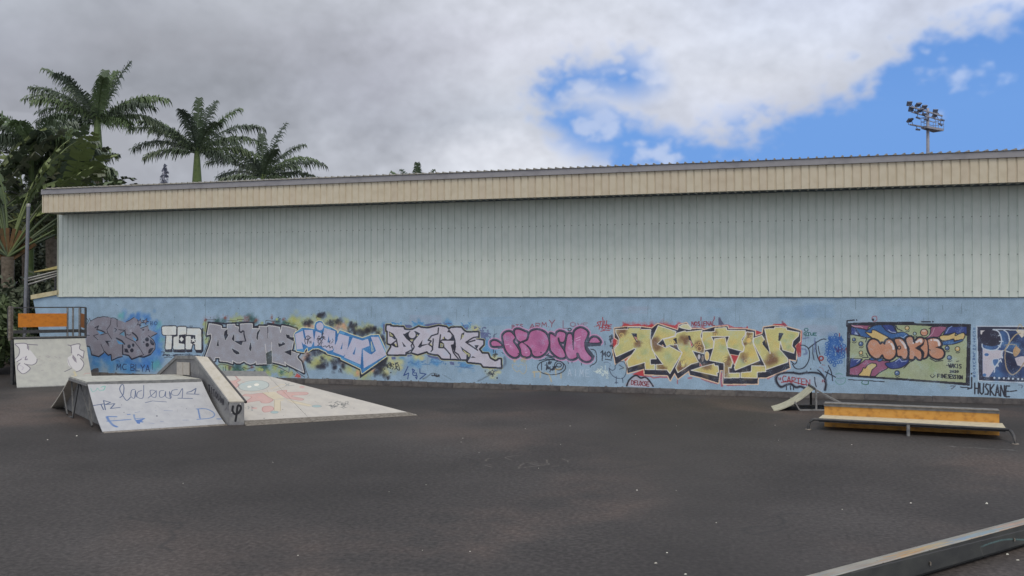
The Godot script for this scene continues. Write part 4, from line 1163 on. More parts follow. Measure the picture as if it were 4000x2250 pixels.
func graffiti_tags() -> void:
	view(2360, 1230, 4.83)
	# sitting bird drawn in one line and a cloud with a tag
	var k := rgb(70, 86, 112)
	ink(k, 11, [90,1000,130,1110,220,1185,340,1195,400,1130,420,1000,380,900,300,880,215,950,200,1020,150,1045,100,1010], true); ink(k, 10, [285,945,370,1000,285,1025]); ink(k, 12, [228,1165,230,1300]); ink(k, 12, [345,1195,355,1270]); ink(k, 9, [200,1290,230,1260,260,1290])
	ink(rgb(104, 122, 150), 9, [0,900,60,890,120,930,90,1000], true)
	scribble(rgb(52, 56, 68), 9, 125, 440, 36, 70, 14); scribble(rgb(52, 56, 68), 9, 140, 580, 30, 60, 8)
	fill(rgb(172, 174, 190), [425,1340,470,1240,540,1170,610,1145,680,1195,790,1180,850,1240,925,1350], true)
	mist(INK, 0.6, 50, [425,1340,465,1240,540,1165,610,1140,690,1190,780,1175,850,1240,925,1345]); ink(INK, 20, [425,1340,465,1240,540,1165,610,1140,690,1190,780,1175,850,1240,925,1345], true)
	letters(rgb(132, 46, 60), 12, "DEUXSE", 510, 1235, 46, 80, 12, 6, 0.1)
	view(2740, 1230, 4.83)
	fill(rgb(150, 172, 194), [1430,1150,1560,1110,1700,1110,1850,1130,2000,1140,2125,1150,2300,1200,2330,1330,2240,1460,1960,1390,1870,1350,1780,1370,1700,1310,1600,1320,1500,1360,1440,1290], true)
	mist(INK, 0.55, 70, [1960,1390,1870,1350,1780,1365,1690,1305,1600,1320,1500,1360,1420,1280,1400,1190,1440,1130,1560,1095,1720,1090,1850,1110,2000,1090,2200,1100,2320,1180,2350,1300,2330,1420])
	ink(INK, 24, [1960,1390,1870,1350,1780,1365,1690,1305,1600,1320,1500,1360,1430,1280,1420,1190,1450,1130,1560,1095,1720,1090,1850,1110,2000,1090,2200,1100,2310,1180,2345,1300,2330,1420], true)
	for x in [1600, 1680, 1735]: ink(INK, 16, [x, 1340, x + 2, 1410])
	letters(rgb(156, 46, 58), 13, "CAPTEN", 1525, 1150, 70, 110, 20, 14)
	ink(rgb(156, 46, 58), 12, [1510,1272,1700,1250,1830,1290,1990,1320]); for x in [1460, 1490, 2280, 2310]: ink(rgb(140, 40, 56), 12, [x, 1185 + (40 if x > 2000 else 0), x + 4, 1225 + (40 if x > 2000 else 0)])
	for d in [[2060,1020,14],[1990,1060,10],[1740,1075,9]]: dot(INK, d[0], d[1], d[2])
	view(3060, 1220, 4.26)
	var g := rgb(40, 108, 112)
	ring(g, 11, 380, 290, 30, 26); letters(g, 11, "OTUE", 340, 335, 42, 45, 14, 2); ink(g, 10, [370,392,430,390])
	var n := rgb(44, 50, 70)
	ink(n, 13, [280,550,350,550,420,610,435,720,410,830,340,920,250,945,190,920,150,860], true); ink(n, 12, [130,815,180,860,215,840,230,790], true); ink(n, 12, [420,600,520,520,640,450,710,448], true); ink(n, 13, [540,490,545,620,570,740,620,850], true); ink(n, 9, [490,560,490,680,510,790]); ink(n, 9, [580,560,590,640,610,700])
	mist(rgb(70, 70, 130), 0.4, 34, [330,440,420,420]); mist(rgb(60, 70, 140), 0.4, 34, [525,430,520,660]); mist(rgb(80, 90, 150), 0.35, 44, [300,610,370,620,390,680,340,700])
	var q := rgb(148, 60, 66)
	fill(rgb(170, 60, 66), [205,560,260,500,290,580,300,680,290,740,240,730])
	ring(q, 18, 630, 765, 34); mist(q, 0.5, 20, [600,910,650,930,670,980]); mist(q, 0.5, 18, [640,870,690,880])
	letters(q, 14, "M", 960, 590, 100, 100, 0); ink(q, 11, [935,350,935,460])
	var b := rgb(32, 96, 172)
	spray(rgb(70, 120, 176), 0.35, [850,450,130,760,600,120,950,620,140,850,760,140])
	for i in 26:
		var a := TAU * i / 26.0 + 0.2
		var rr := 1.0 + 0.12 * sin(i * 2.4)
		ring(b, 11, 862 + cos(a) * 140 * rr, 628 + sin(a) * 225 * rr, 24, 22)
	for i in 20:
		var a := TAU * i / 20.0 + 0.5
		ring(b, 10, 855 + cos(a) * 85, 620 + sin(a) * 150, 26, 30)
	scribble(b, 11, 850, 610, 90, 170, 26); scribble(rgb(70, 60, 120), 11, 930, 620, 50, 60, 10)
	for l in [[570,955,640,1020,715,1140],[750,960,685,1150],[695,985,870,1080],[750,885,800,1000,820,1140],[520,1080,530,1180,550,1240]]: ink(n, 13, l, true)
	ink(rgb(70, 140, 130), 8, [870,1030,930,1015,990,1035], true); ink(rgb(90, 150, 150), 8, [880,1100,960,1100,1030,1090,1020,1170,940,1200,880,1170,870,1130], true)

func graffiti_panel() -> void:
	view(3290, 1220, 4.83)
	var frame := [110,215,700,195,1340,195,1350,220,2410,235,2390,1370,1740,1310,90,1195]
	ink(INK, 26, frame, false, true)
	fill(INK, frame)
	fill(rgb(150, 164, 118), [165,240,700,240,1290,240,1700,265,2360,262,2330,1325,1700,1285,1100,1240,130,1185])
	spray(rgb(168, 178, 150), 0.35, [300,650,160,2100,900,200,1500,1150,180,1900,1200,160,1300,1000,150]); spray(rgb(140, 160, 110), 0.35, [1700,1000,180,900,1150,150,1500,330,150])
	var blue := rgb(36, 94, 158)
	var navy := rgb(44, 66, 138)
	var pink := rgb(152, 80, 118)
	var gold := rgb(202, 170, 84)
	shape(blue, INK, 10, [170,400,230,280,400,310,470,340,620,245,960,240,1010,310,1040,380,1150,370,1260,440,1180,520,960,500,700,480,520,480,330,450], true)
	shape(pink, INK, 10, [175,240,590,250,500,275,475,330,400,315,230,285], true); ink(rgb(190, 150, 170), 10, [180,240,250,270,330,265,385,290], true)
	shape(navy, INK, 10, [165,275,240,290,340,440,165,420]); ink(rgb(170, 186, 214), 8, [240,370,290,415,235,400])
	shape(navy, INK, 10, [755,240,940,240,1000,330,1035,385,950,395,850,360,790,300], true); ink(rgb(170, 186, 214), 8, [870,330,920,370,1010,380])
	ink(rgb(150, 180, 214), 9, [1100,460,1150,480,1210,430])
	shape(gold, INK, 11, [435,370,545,390,560,340,610,335,700,380,900,500,780,580,700,570,560,480], true)
	# right hand splashes
	shape(pink, INK, 10, [1690,275,1965,275,1880,400,1800,470,1560,490,1640,440,1670,340], true); ink(rgb(192, 140, 170), 8, [1630,460,1700,400,1740,300])
	shape(navy, INK, 10, [1985,270,2355,265,2350,440,2290,380,2200,420,2110,390,1900,430])
	ink(rgb(120, 150, 206), 10, [1960,390,2010,300,2070,262])
	shape(gold, INK, 11, [1830,470,1880,435,2000,430,2130,380,2130,440,2200,410,2280,385,2315,430,2290,500,2230,520,2110,530,2100,500,1990,530,1880,530], true)
	shape(blue, INK, 10, [1880,560,2100,510,2110,550,2250,510,2270,540,2100,600,1890,615], true)
	# lower splashes
	shape(pink, INK, 10, [135,1060,300,1000,440,890,620,900,900,920,850,1060,700,1140,620,1210,135,1180])
	shape(navy, INK, 10, [155,870,380,880,330,960,240,1020,135,1050], false); ink(rgb(170, 186, 214), 9, [220,885,340,890,275,940])
	shape(navy, INK, 10, [810,960,960,930,1100,860,1250,870,1240,950,1120,1040,960,1065,870,1040], true); ink(rgb(150, 170, 214), 9, [1000,935,1080,870,1120,930,1215,915])
	shape(gold, INK, 11, [290,1195,370,1110,400,1040,430,1060,480,990,560,955,640,970,650,1010,560,1090,525,1210], false)
	shape(blue, INK, 9, [525,860,750,870,760,900,700,930,640,900,550,905], true)
	# balloon letters
	var peach := rgb(194, 128, 92)
	var w := [480,600,520,530,590,505,670,540,720,600,760,570,800,600,820,540,880,505,950,540,990,620,1015,740,990,830,900,895,800,870,755,800,700,860,620,865,530,800,480,690]
	var a := [985,520,1040,495,1120,500,1180,560,1220,660,1240,780,1210,870,1150,880,1110,830,1050,825,1030,760,1030,650]
	var k := [1200,500,1270,455,1330,480,1355,580,1420,490,1500,480,1545,530,1510,600,1400,670,1480,730,1500,800,1490,880,1440,890,1370,830,1350,880,1290,890,1260,850,1265,700,1220,600]
	var i_ := [1530,500,1600,530,1620,700,1600,830,1530,865,1540,760,1470,670,1530,600]
	var s := [1610,520,1690,485,1790,495,1860,560,1865,630,1800,660,1890,700,1925,780,1880,860,1790,880,1700,850,1640,790,1630,700,1620,600]
	for p in [i_, w, a, k, s]:
		ink(INK, 44, p, true, true)
	for p in [i_, w, a, k, s]:
		fill(peach, p, true)
		ink(INK, 12, p, true, true)
	ring(INK, 12, 1075, 665, 30)
	ink(INK, 12, [1380,672,1440,672]); ink(INK, 12, [1770,660,1830,655]); ink(INK, 10, [1640,705,1665,715])
	var shine := rgb(206, 196, 196)
	for l in [[925,590,960,640,970,690],[1130,560,1170,610,1195,670],[1740,520,1810,540,1830,620],[1400,560,1480,520,1490,560]]: ink(shine, 34, l, true)
	for d in [[885,560,18],[1097,535,18],[1680,522,18],[1340,580,16]]: dot(shine, d[0], d[1], d[2])
	for d in [[222,515,30,0],[352,595,42,0],[352,762,34,1],[1225,297,38,1],[1368,403,30,2],[1980,675,40,0],[2175,692,44,1],[2022,855,42,0],[1035,1145,46,0]]:
		dot(INK, d[0], d[1], d[2] + 8)
		dot([rgb(70, 104, 152), gold, rgb(130, 160, 160)][d[3]], d[0], d[1], d[2] - 5)
		dot(rgb(170, 186, 200), d[0] - 8, d[1] - 12, d[2] * 0.3)
		ink(INK, 8, [d[0] - 30, d[1] + d[2] + 22, d[0] + 10, d[1] + d[2] + 32, d[0] + 46, d[1] + d[2] + 12], true)
	dot(INK, 1545, 380, 78, 72); dot(peach, 1545, 380, 62, 58); dot(rgb(200, 170, 150), 1540, 350, 40, 18)
	for l in [[350,485,465,490,440,560],[385,850,490,850,450,770],[1015,250,1040,310,1130,345],[1650,870,1760,925,1900,910],[1160,1055,1270,940,1350,905],[1640,310,1680,290]]: ink(INK, 10, l)
	letters(INK, 10, "WAKIS", 2010, 965, 42, 75, 8, 4, -0.1); ink(INK, 9, [1960,1000,2010,1000]); ink(INK, 9, [2150,930,2200,915])
	letters(INK, 11, "2020", 2030, 1095, 34, 42, 10)
	letters(INK, 13, "FINE", 1800, 1165, 38, 66, 8, 2); letters(INK, 13, "SESSION", 1995, 1175, 32, 66, 8, 3)
	ink(INK, 11, [1660,1190,1700,1230,1750,1190], true); dot(INK, 1680, 1165, 8); dot(INK, 1725, 1168, 8)
	for l in [[1690,940,1690,1020],[1490,1080,1490,1120],[1560,1140,1580,1210],[2280,880,2330,850]]: mist(rgb(120, 136, 110), 0.3, 18, l, false)
	# marks round the panel
	ink(INK, 18, [85,265,90,160,230,145]); dot(INK, 272, 146, 14); ink(INK, 18, [1500,180,1660,182]); dot(INK, 1710, 176, 16); ink(INK, 14, [120,1270,500,1290,790,1308])
	mist(rgb(170, 50, 70), 0.6, 26, [560,130,580,80,640,80,650,140,600,170,570,130]); dot(INK, 580, 140, 24)
	ink(rgb(50, 110, 100), 14, [380,1290,370,1340,430,1360,490,1350,490,1290], true)
	ink(INK, 15, [2440,1225,2440,1420]); dot(INK, 2440, 1160, 14); ink(INK, 13, [2230,1410,2440,1425]); ink(rgb(90, 100, 120), 12, [2040,1390,2140,1385,2060,1445])

func graffiti_right() -> void:
	view(3780, 1220, 4.027)
	for i in 15: letters(rgb(62, 100, 154), 6, "SCUSTXNLZRUXYO8"[i], 85, 245 + i * 53, 36, 30, 0)
	var pale := Color(0.7, 0.75, 0.82)
	fill(pale, [135,210,1300,215,1300,1130,165,1080])
	fill(rgb(50, 54, 78), [150,228,1300,232,1300,1110,178,1068])
	fill(rgb(50, 84, 140), [225,500,420,460,520,290,640,300,886,290,1300,290,1300,1040,235,1010])
	spray(rgb(40, 44, 70), 0.6, [720,420,110,680,750,150,640,850,130,760,900,130,880,600,130,640,660,100]); spray(rgb(64, 130, 190), 0.5, [340,560,100,560,500,100,700,560,90,430,800,80,800,540,70,480,1000,90,560,380,70])
	fill(rgb(48, 50, 72), [200,290,400,280,480,330,520,430,500,500,380,530,230,490], true)
	fill(rgb(184, 178, 192), [235,560,330,590,460,590,560,600,540,720,440,740,480,820,430,880,330,1020,240,1010])
	shape(rgb(58, 110, 172), pale, 8, [400,740,480,735,480,790,430,850,395,800], true); dot(rgb(50, 110, 176), 298, 665, 34, 24); dot(rgb(50, 110, 176), 265, 985, 28, 26)
	for l in [[400,272,480,300,525,390,530,470,490,550,440,590,340,595,240,560,228,500],[570,280,630,330,655,430,640,520,580,600],[400,270,700,275,886,280],[580,600,700,640,720,640],[560,600,530,640,550,720],[430,860,490,780,520,740],[520,740,530,780],[470,810,480,850],[425,870,420,940]]: ink(pale, 14, l, true)
	for l in [[480,370,520,350],[500,458,555,458],[480,520,515,545]]: ink(pale, 10, l)
	fill(rgb(196, 194, 196), [200,285,275,285,235,310,222,350,205,345]); fill(rgb(200, 190, 172), [750,275,886,280,886,370,850,400,800,340])
	fill(rgb(186, 180, 192), [740,720,840,690,920,690,920,840,860,860,780,830]); fill(rgb(186, 140, 82), [715,600,760,530,800,560,830,600,780,680,730,690], true)
	ink(rgb(160, 138, 112), 12, [590,600,590,760,620,900,700,980,800,920,870,820,920,740], true); ink(rgb(150, 140, 120), 10, [590,515,700,505,770,520], true); ink(rgb(170, 150, 110), 12, [580,600,680,440,760,350,830,330], true); mist(rgb(196, 160, 80), 0.6, 22, [780,290,800,220,830,190,870,260])
	for x in [420,495,570,645,710,795,860,930]: dot(pale, x, 1030 + (x - 420) * 0.05, 17)
	letters(INK, 15, "HUSKANE", 110, 1110, 58, 170, 24, 8); ink(INK, 14, [665,1245,770,1230]); ink(INK, 16, [62,1020,62,1190,0,1205]); dot(INK, 60, 965, 14)
	ink(rgb(96, 112, 140), 10, [800,1140,860,1150,850,1190], true)
	# small specks on the upper wall
	view(0, 0, 1.0)
	for i in 60:
		var x := rng.randf_range(300, 4000)
		dot(Color(0.36, 0.44, 0.52), x, rng.randf_range(1175, 1240), rng.randf_range(0.8, 1.8))
	for i in 40:
		var x := rng.randf_range(900, 4000)
		spray(rgb(150, 176, 198), 0.10, [x, rng.randf_range(1180, 1480), rng.randf_range(10, 40)])
	# frayed lower edge of the paint
	for i in 260:
		var x := rng.randf_range(350, 4000)
		dot(rgb(96, 100, 108), x, 1456 + (x - 356) * 0.0302 + rng.randf_range(-2, 8) - 6.0 * sin((x - 300) / 3700.0 * PI), rng.randf_range(1.5, 6), rng.randf_range(1, 2.6))

# ------------------------------------------------------------------ ramps
func board_mat(tex: Image, rough := 0.55) -> StandardMaterial3D:
	var m := StandardMaterial3D.new()
	m.albedo_texture = ImageTexture.create_from_image(tex)
	m.roughness = rough
	m.texture_repeat = false
	return m

# a weathered board picture: base colour with soft mottling and scuffs
func board_picture(w: int, h: int, c: Color, seed_: int, amount := 14.0) -> Image:
	var n := FastNoiseLite.new()
	n.seed = seed_; n.frequency = 0.012; n.fractal_octaves = 5
	var a := n.get_image(w, h); a.convert(Image.FORMAT_L8)
	n.seed = seed_ + 1; n.frequency = 0.3; n.fractal_octaves = 2
	var b := n.get_image(w, h); b.convert(Image.FORMAT_L8)
	var da := a.get_data()
	var db := b.get_data()
	var out := PackedByteArray()
	out.resize(w * h * 3)
	for i in w * h:
		var t := (da[i] - 128) / 128.0 * amount + (db[i] - 128) / 128.0 * 5.0
		out[i * 3] = int(clampf(c.r8 + t, 0, 255)); out[i * 3 + 1] = int(clampf(c.g8 + t, 0, 255)); out[i * 3 + 2] = int(clampf(c.b8 + t * 0.8, 0, 255))
	var im := Image.create_from_data(w, h, false, Image.FORMAT_RGB8, out)
	im.convert(Image.FORMAT_RGBA8)
	var keep := pic
	pic = im
	for i in int(w * h / 2600.0):
		var q := Vector2(rng.randf_range(0, w), rng.randf_range(0, h))
		var d := Vector2.from_angle(rng.randf_range(-0.5, 0.5) + (PI * 0.5 if rng.randf() < 0.7 else 0.0)) * rng.randf_range(6, 46)
		var g := rng.randf_range(0.25, 0.85)
		stroke(PackedVector2Array([q, q + d]), rng.randf_range(1, 3.2), Color(g, g, g * 0.97, rng.randf_range(0.05, 0.2)), false, 0.5)
	for i in 9:
		for v in [0.035, 0.5, 0.965]:
			put(Vector2(w * (i + 0.5) / 9.0, h * v), 1.8, Color(0.3, 0.3, 0.3, 0.7))
	pic = keep
	return im

# maps photograph pixels onto a flat panel o + u*a + v*b  (u, v in 0..1)
func panel_map(o: Vector3, a: Vector3, b: Vector3, w: int, h: int) -> Callable:
	var n := a.cross(b).normalized()
	return func(px, py):
		var p := on_plane(px, py, o, n) - o
		var aa := a.dot(a)
		var bb := b.dot(b)
		var ab := a.dot(b)
		var pa := p.dot(a)
		var pb := p.dot(b)
		var det := aa * bb - ab * ab
		return Vector2((pa * bb - pb * ab) / det * w, (pb * aa - pa * ab) / det * h)

# a concave riding surface between a top edge and a toe: rows of points
func curved_rows(top_l: Vector3, top_r: Vector3, toe_l: Vector3, toe_r: Vector3, steps: int, sag: float) -> Array:
	var rows := []
	for i in steps + 1:
		var t := float(i) / steps
		var dip := Vector3(0, -sag * 4.0 * t * (1.0 - t), 0)
		rows.append([top_l.lerp(toe_l, t) + dip, top_r.lerp(toe_r, t) + dip])
	return rows

func sheet(st: SurfaceTool, rows: Array, thick: float) -> void:
	var n := rows.size() - 1
	var dn := Vector3(0, -thick, 0)
	st.set_smooth_group(1)
	for i in n:
		var t0 := float(i) / n
		var t1 := float(i + 1) / n
		quad(st, rows[i][0], rows[i][1], rows[i + 1][1], rows[i + 1][0], Vector2(0, t0), Vector2(1, t0), Vector2(1, t1), Vector2(0, t1))
	st.set_smooth_group(-1)
	for i in n:
		var t0 := float(i) / n
		var t1 := float(i + 1) / n
		for s in 2:
			quad(st, rows[i][s], rows[i + 1][s], rows[i + 1][s] + dn, rows[i][s] + dn, Vector2(s, t0), Vector2(s, t1), Vector2(s, t1), Vector2(s, t0))
		quad(st, rows[i][0] + dn, rows[i][1] + dn, rows[i + 1][1] + dn, rows[i + 1][0] + dn, Vector2(0.5, 0.5), Vector2(0.5, 0.5), Vector2(0.5, 0.5), Vector2(0.5, 0.5))
	for e in [0, n]:
		quad(st, rows[e][0], rows[e][1], rows[e][1] + dn, rows[e][0] + dn, Vector2(0, e / float(n)), Vector2(1, e / float(n)), Vector2(1, e / float(n)), Vector2(0, e / float(n)))

var steel: StandardMaterial3D
var dark_steel: StandardMaterial3D
var frame_steel: StandardMaterial3D
var worn_steel: StandardMaterial3D
var grey_ply: StandardMaterial3D
var cream_board: StandardMaterial3D
var orange_ply: StandardMaterial3D

func ramp_materials() -> void:
	steel = mottled([rgb(110, 112, 114), rgb(140, 142, 144), rgb(158, 158, 156)], 1.3, 51, 0.55, 0.4)
	frame_steel = mottled([rgb(74, 77, 82), rgb(98, 101, 105), rgb(112, 112, 112)], 1.4, 58, 0.6, 0.2)
	dark_steel = mottled([rgb(52, 54, 58), rgb(74, 76, 80), rgb(92, 88, 84)], 1.5, 52, 0.6, 0.3)
	worn_steel = mottled([rgb(96, 88, 80), rgb(136, 130, 122), rgb(160, 154, 146)], 1.6, 53, 0.5, 0.4)
	grey_ply = mottled([rgb(92, 93, 96), rgb(118, 119, 121), rgb(134, 134, 134)], 0.9, 54, 0.85)
	cream_board = mottled([rgb(164, 158, 142), rgb(182, 179, 170), rgb(190, 187, 180)], 1.0, 55, 0.6)
	orange_ply = mottled([rgb(116, 104, 88), rgb(180, 126, 56), rgb(200, 146, 66), rgb(206, 156, 82)], 0.9, 56, 0.6, 0.0, 0.012, 5, [0.0, 0.3, 0.5, 1.0])

func make_funbox() -> void:
	var y := 0.87
	var fl := Vector3(-8.59, y, -18.66)
	var fr := Vector3(-6.52, y, -19.36)
	var bl := Vector3(-9.58, y, -19.98)
	var br := Vector3(-7.49, y, -20.50)
	var tl := Vector3(-7.815, 0.012, -17.62)
	var tr := Vector3(-5.80, 0.012, -18.70)
	var kl := Vector3(-10.78, 0.012, -21.57)
	var kr := Vector3(-8.70, 0.012, -22.05)
	var box_ := thing("funbox_ramp", "low funbox with a white curved ramp, flat deck and open steel side frame", "skate ramp", Vector3(-8.0, 0, -19.5))
	# riding surface with tags
	var w := 768
	var h := 512
	pic = board_picture(w, h, rgb(165, 169, 176), 61, 7.0)
	pic_map = panel_map(fl, fr - fl, tl - fl, w, h)
	pic_scale = 1.7
	paint_gain = 0.95
	paint_funbox_face()
	var st := begin()
	sheet(st, curved_rows(fl + Vector3(0, -0.02, 0), fr + Vector3(0, -0.02, 0), tl, tr, 12, 0.075), 0.02)
	var face := part("ramp_face", st, board_mat(pic), box_)
	face.set_meta("label", "white curved ramp face with blue scrawled tags")
	# toe plate
	st = begin()
	var out := (tl - fl) * Vector3(1, 0, 1)
	out = out.normalized()
	slab(st, [tl + Vector3(0, 0.016, 0) - out * 0.1, tr + Vector3(0, 0.016, 0) - out * 0.1, tr + out * 0.11 + Vector3(0, -0.008, 0), tl + out * 0.11 + Vector3(0, -0.008, 0)], Vector3(0, -0.004, 0))
	part("toe_plate", st, worn_steel, box_)
	# deck and its edge
	st = begin()
	slab(st, [fl, fr, br, bl], Vector3(0, -0.025, 0))
	part("deck", st, mottled([rgb(150, 152, 148), rgb(176, 178, 172), rgb(190, 192, 186)], 0.8, 57, 0.5), box_)
	st = begin()
	bar(st, fl + Vector3(0, -0.03, 0), fr + Vector3(0, -0.03, 0), 0.06, 0.06)
	part("coping", st, steel, box_)
	st = begin()
	bar(st, fl + Vector3(0, -0.055, 0), bl + Vector3(0, -0.055, 0), 0.05, 0.055)
	part("deck_beam", st, steel, box_)
	# back ramp
	st = begin()
	sheet(st, curved_rows(bl + Vector3(0, -0.01, 0), br + Vector3(0, -0.01, 0), kl, kr, 8, 0.03), 0.03)
	part("back_ramp", st, cream_board, box_)
	# open side: struts of the left frame
	var n := Vector3(0.03, 0, -0.02)
	var fg := Vector3(fl.x, 0, fl.z)
	var f1 := fl.lerp(bl, 0.55)
	var struts := [
		[f1 + n, Vector3(-8.35, 0.03, -18.34)], [fl + n, Vector3(-8.35, 0.03, -18.34)],
		[f1 + n, Vector3(-9.35, 0.03, -19.66)], [bl + n, Vector3(-9.35, 0.03, -19.66)],
		[Vector3(-9.98, 0.56, -20.51), Vector3(-9.72, 0.03, -20.16)], [Vector3(-9.72, 0.03, -20.16), Vector3(-9.35, 0.03, -19.66)],
		[fl + n + Vector3(0, -0.02, 0), Vector3(fl.x + 0.12, 0.3, fl.z + 0.16)]]
	for s in struts:
		st = begin()
		bar(st, s[0] + Vector3(0, -0.05, 0), s[1], 0.026, 0.026)
		part("strut", st, frame_steel, box_)
	# inner frame further in, in the dark of the box
	for k in 2:
		var off := (fr - fl) * (0.1 + 0.45 * k)
		st = begin()
		slab(st, [fl + off + Vector3(0, -0.06, 0), bl + off + Vector3(0, -0.06, 0), kl + off + Vector3(0.12, 0.0, 0.14), Vector3(tl.x, 0, tl.z) + off + Vector3(-0.25, 0, -0.3), (fl + tl) * 0.5 + off + Vector3(-0.1, -0.19, -0.1)], (fr - fl) * 0.01)
		part("rib_board", st, grey_ply, box_)

	# ---- ledge that runs up, over and down along the right side
	var ledge := thing("kinked_grind_ledge", "grey plywood kinked ledge with cream top running down beside the funbox", "grind ledge", Vector3(-6.0, 0, -19.0))
	# front foot, kink, flat, back foot: left and right top points
	var p_fl := Vector3(-5.72, 0.455, -18.66)
	var p_fr := Vector3(-5.43, 0.455, -18.70)
	var k_l := ledge_top(763, 1394, -19.75)
	var k_r := ledge_top(810, 1398, -19.85)
	var b_l := ledge_top(691, 1393, -20.45)
	var b_r := b_l + (k_r - k_l)
	var e_l := Vector3(-8.75, 0.45, -22.0)
	var e_r := e_l + (k_r - k_l)
	var tops := [[p_fl, p_fr], [k_l, k_r], [b_l, b_r], [e_l, e_r]]
	# side panels
	var lw := 512
	var lh := 256
	pic = board_picture(lw, lh, rgb(132, 133, 136), 63, 16.0)
	pic_map = func(px, py):
		var p := on_plane(px, py, p_fl, (k_l - p_fl).cross(Vector3.UP).normalized())
		var d := (e_l - p_fl) * Vector3(1, 0, 1)
		return Vector2((p - p_fl).dot(d) / d.dot(d) * lw, (1.5 - p.y) / 1.5 * lh)
	pic_scale = 1.1
	paint_gain = 0.95
	paint_ledge_side()
	st = begin()
	var prof := [p_fl, k_l, b_l, e_l, Vector3(e_l.x, 0, e_l.z), Vector3(p_fl.x, 0, p_fl.z)]
	var dd := (e_l - p_fl) * Vector3(1, 0, 1)
	for i in range(1, prof.size() - 1):
		var uv := []
		for q in [prof[0], prof[i], prof[i + 1]]:
			uv.append(Vector2((q - p_fl).dot(dd) / dd.dot(dd), (1.5 - q.y) / 1.5))
		tri(st, prof[0], prof[i], prof[i + 1], uv[0], uv[1], uv[2])
	# close the hollow between foot, kink and far foot
	part("side_panel", st, board_mat(pic, 0.85), ledge)
	st = begin()
	var prof2 := [p_fr, k_r, b_r, e_r, Vector3(e_r.x, 0, e_r.z), Vector3(p_fr.x, 0, p_fr.z)]
	for i in range(1, prof2.size() - 1):
		tri(st, prof2[0], prof2[i], prof2[i + 1])
	part("side_panel", st, grey_ply, ledge)
	# end board with its painted sign
	pic = board_picture(128, 192, rgb(136, 138, 142), 64, 16.0)
	pic_map = panel_map(p_fl, p_fr - p_fl, Vector3(0, -0.455, 0), 128, 192)
	pic_scale = 2.2
	paint_ledge_end()
	st = begin()
	var fwd := Vector3(0.06, 0, 0.45).normalized() * 0.02
	quad(st, p_fl + fwd, p_fr + fwd, Vector3(p_fr.x, 0, p_fr.z) + fwd, Vector3(p_fl.x, 0, p_fl.z) + fwd)
	quad(st, p_fl + fwd, p_fl - fwd, Vector3(p_fl.x, 0, p_fl.z) - fwd, Vector3(p_fl.x, 0, p_fl.z) + fwd)
	quad(st, p_fr + fwd, p_fr - fwd, Vector3(p_fr.x, 0, p_fr.z) - fwd, Vector3(p_fr.x, 0, p_fr.z) + fwd)
	part("end_board", st, board_mat(pic, 0.85), ledge)
	# top boards with steel angles on the left and a pipe on the right
	var up := Vector3(0, 0.022, 0)
	for i in 3:
		st = begin()
		slab(st, [tops[i][0] + up, tops[i][1] + up, tops[i + 1][1] + up, tops[i + 1][0] + up], Vector3(0, -0.022, 0))
		part("top_board", st, cream_board, ledge)
		st = begin()
		var side: Vector3 = (tops[i][0] - tops[i][1]).normalized() * 0.012
		bar(st, tops[i][0] + side + Vector3(0, -0.012, 0), tops[i + 1][0] + side + Vector3(0, -0.012, 0), 0.022, 0.07)
		part("steel_angle", st, steel, ledge)
		st = begin()
		tube(st, [tops[i][1] - side * 3.0 + Vector3(0, 0.0, 0), tops[i + 1][1] - side * 3.0 + Vector3(0, 0.0, 0)], 0.028, 8)
		part("pipe", st, dark_steel, ledge)
	# two pale boards screwed to the side
	for k in 2:
		st = begin()
		var a := ledge_side(694.0 + k * 25.0, 1414.0 + k * 1.0, p_fl, k_l)
		var b := ledge_side(716.0 + k * 25.0, 1415.0 + k * 1.0, p_fl, k_l)
		var c := ledge_side(716.0 + k * 25.0, 1466.0, p_fl, k_l)
		var d := ledge_side(694.0 + k * 25.0, 1464.0, p_fl, k_l)
		var o := (k_l - k_r).normalized() * 0.02
		slab(st, [a + o, b + o, c + o, d + o], -o * 0.9)
		part("patch_board", st, mottled([rgb(160, 156, 150), rgb(176, 172, 167), rgb(184, 180, 175)], 1.2, 65 + k, 0.8), ledge)

	# ---- the wide bank on the far side of the ledge
	var bank := thing("bank_ramp", "wide cream bank ramp with a child-like red, yellow and blue figure drawn on it", "skate ramp", Vector3(-4.5, 0, -19.5))
	var g_l := Vector3(-5.40, 0.012, -18.66)
	var g_m := Vector3(-4.19, 0.012, -19.24)
	var g_r := Vector3(-2.10, 0.012, -20.23)
	var h_t := 0.62
	var t_m := on_level(1049, 1469.5, h_t)
	var t_r := on_level(1063, 1472.5, h_t - 0.02)
	var t_l := on_level(868, 1469.0, h_t)
	var bw := 1024
	var bh := 640
	pic = board_picture(bw, bh, rgb(188, 186, 182), 66, 7.0)
	var oo := Vector3(g_l.x, 0.012, g_l.z) + (t_m - g_m)
	pic_map = panel_map(oo, g_r - g_l, g_m - t_m, bw, bh)
	pic_scale = 0.9
	paint_gain = 0.95
	paint_bank()
	var tex := pic
	var bm := board_mat(tex)
	var pane := (g_r - g_l).cross(g_m - t_m).normalized()
	for k in 2:
		st = begin()
		var ps: Array = [[g_l, g_m, t_m, t_l], [g_m, g_r, t_r, t_m]][k]
		var gap := 0.006 if k == 1 else 0.0
		var top3 := []
		for q in ps:
			top3.append(q + Vector3(gap, 0, 0))
		var uvs := []
		for q in top3:
			var rel: Vector3 = q - oo
			var a := g_r - g_l
			var b := g_m - t_m
			var det := a.dot(a) * b.dot(b) - pow(a.dot(b), 2)
			uvs.append(Vector2((rel.dot(a) * b.dot(b) - rel.dot(b) * a.dot(b)) / det, (rel.dot(b) * a.dot(a) - rel.dot(a) * a.dot(b)) / det))
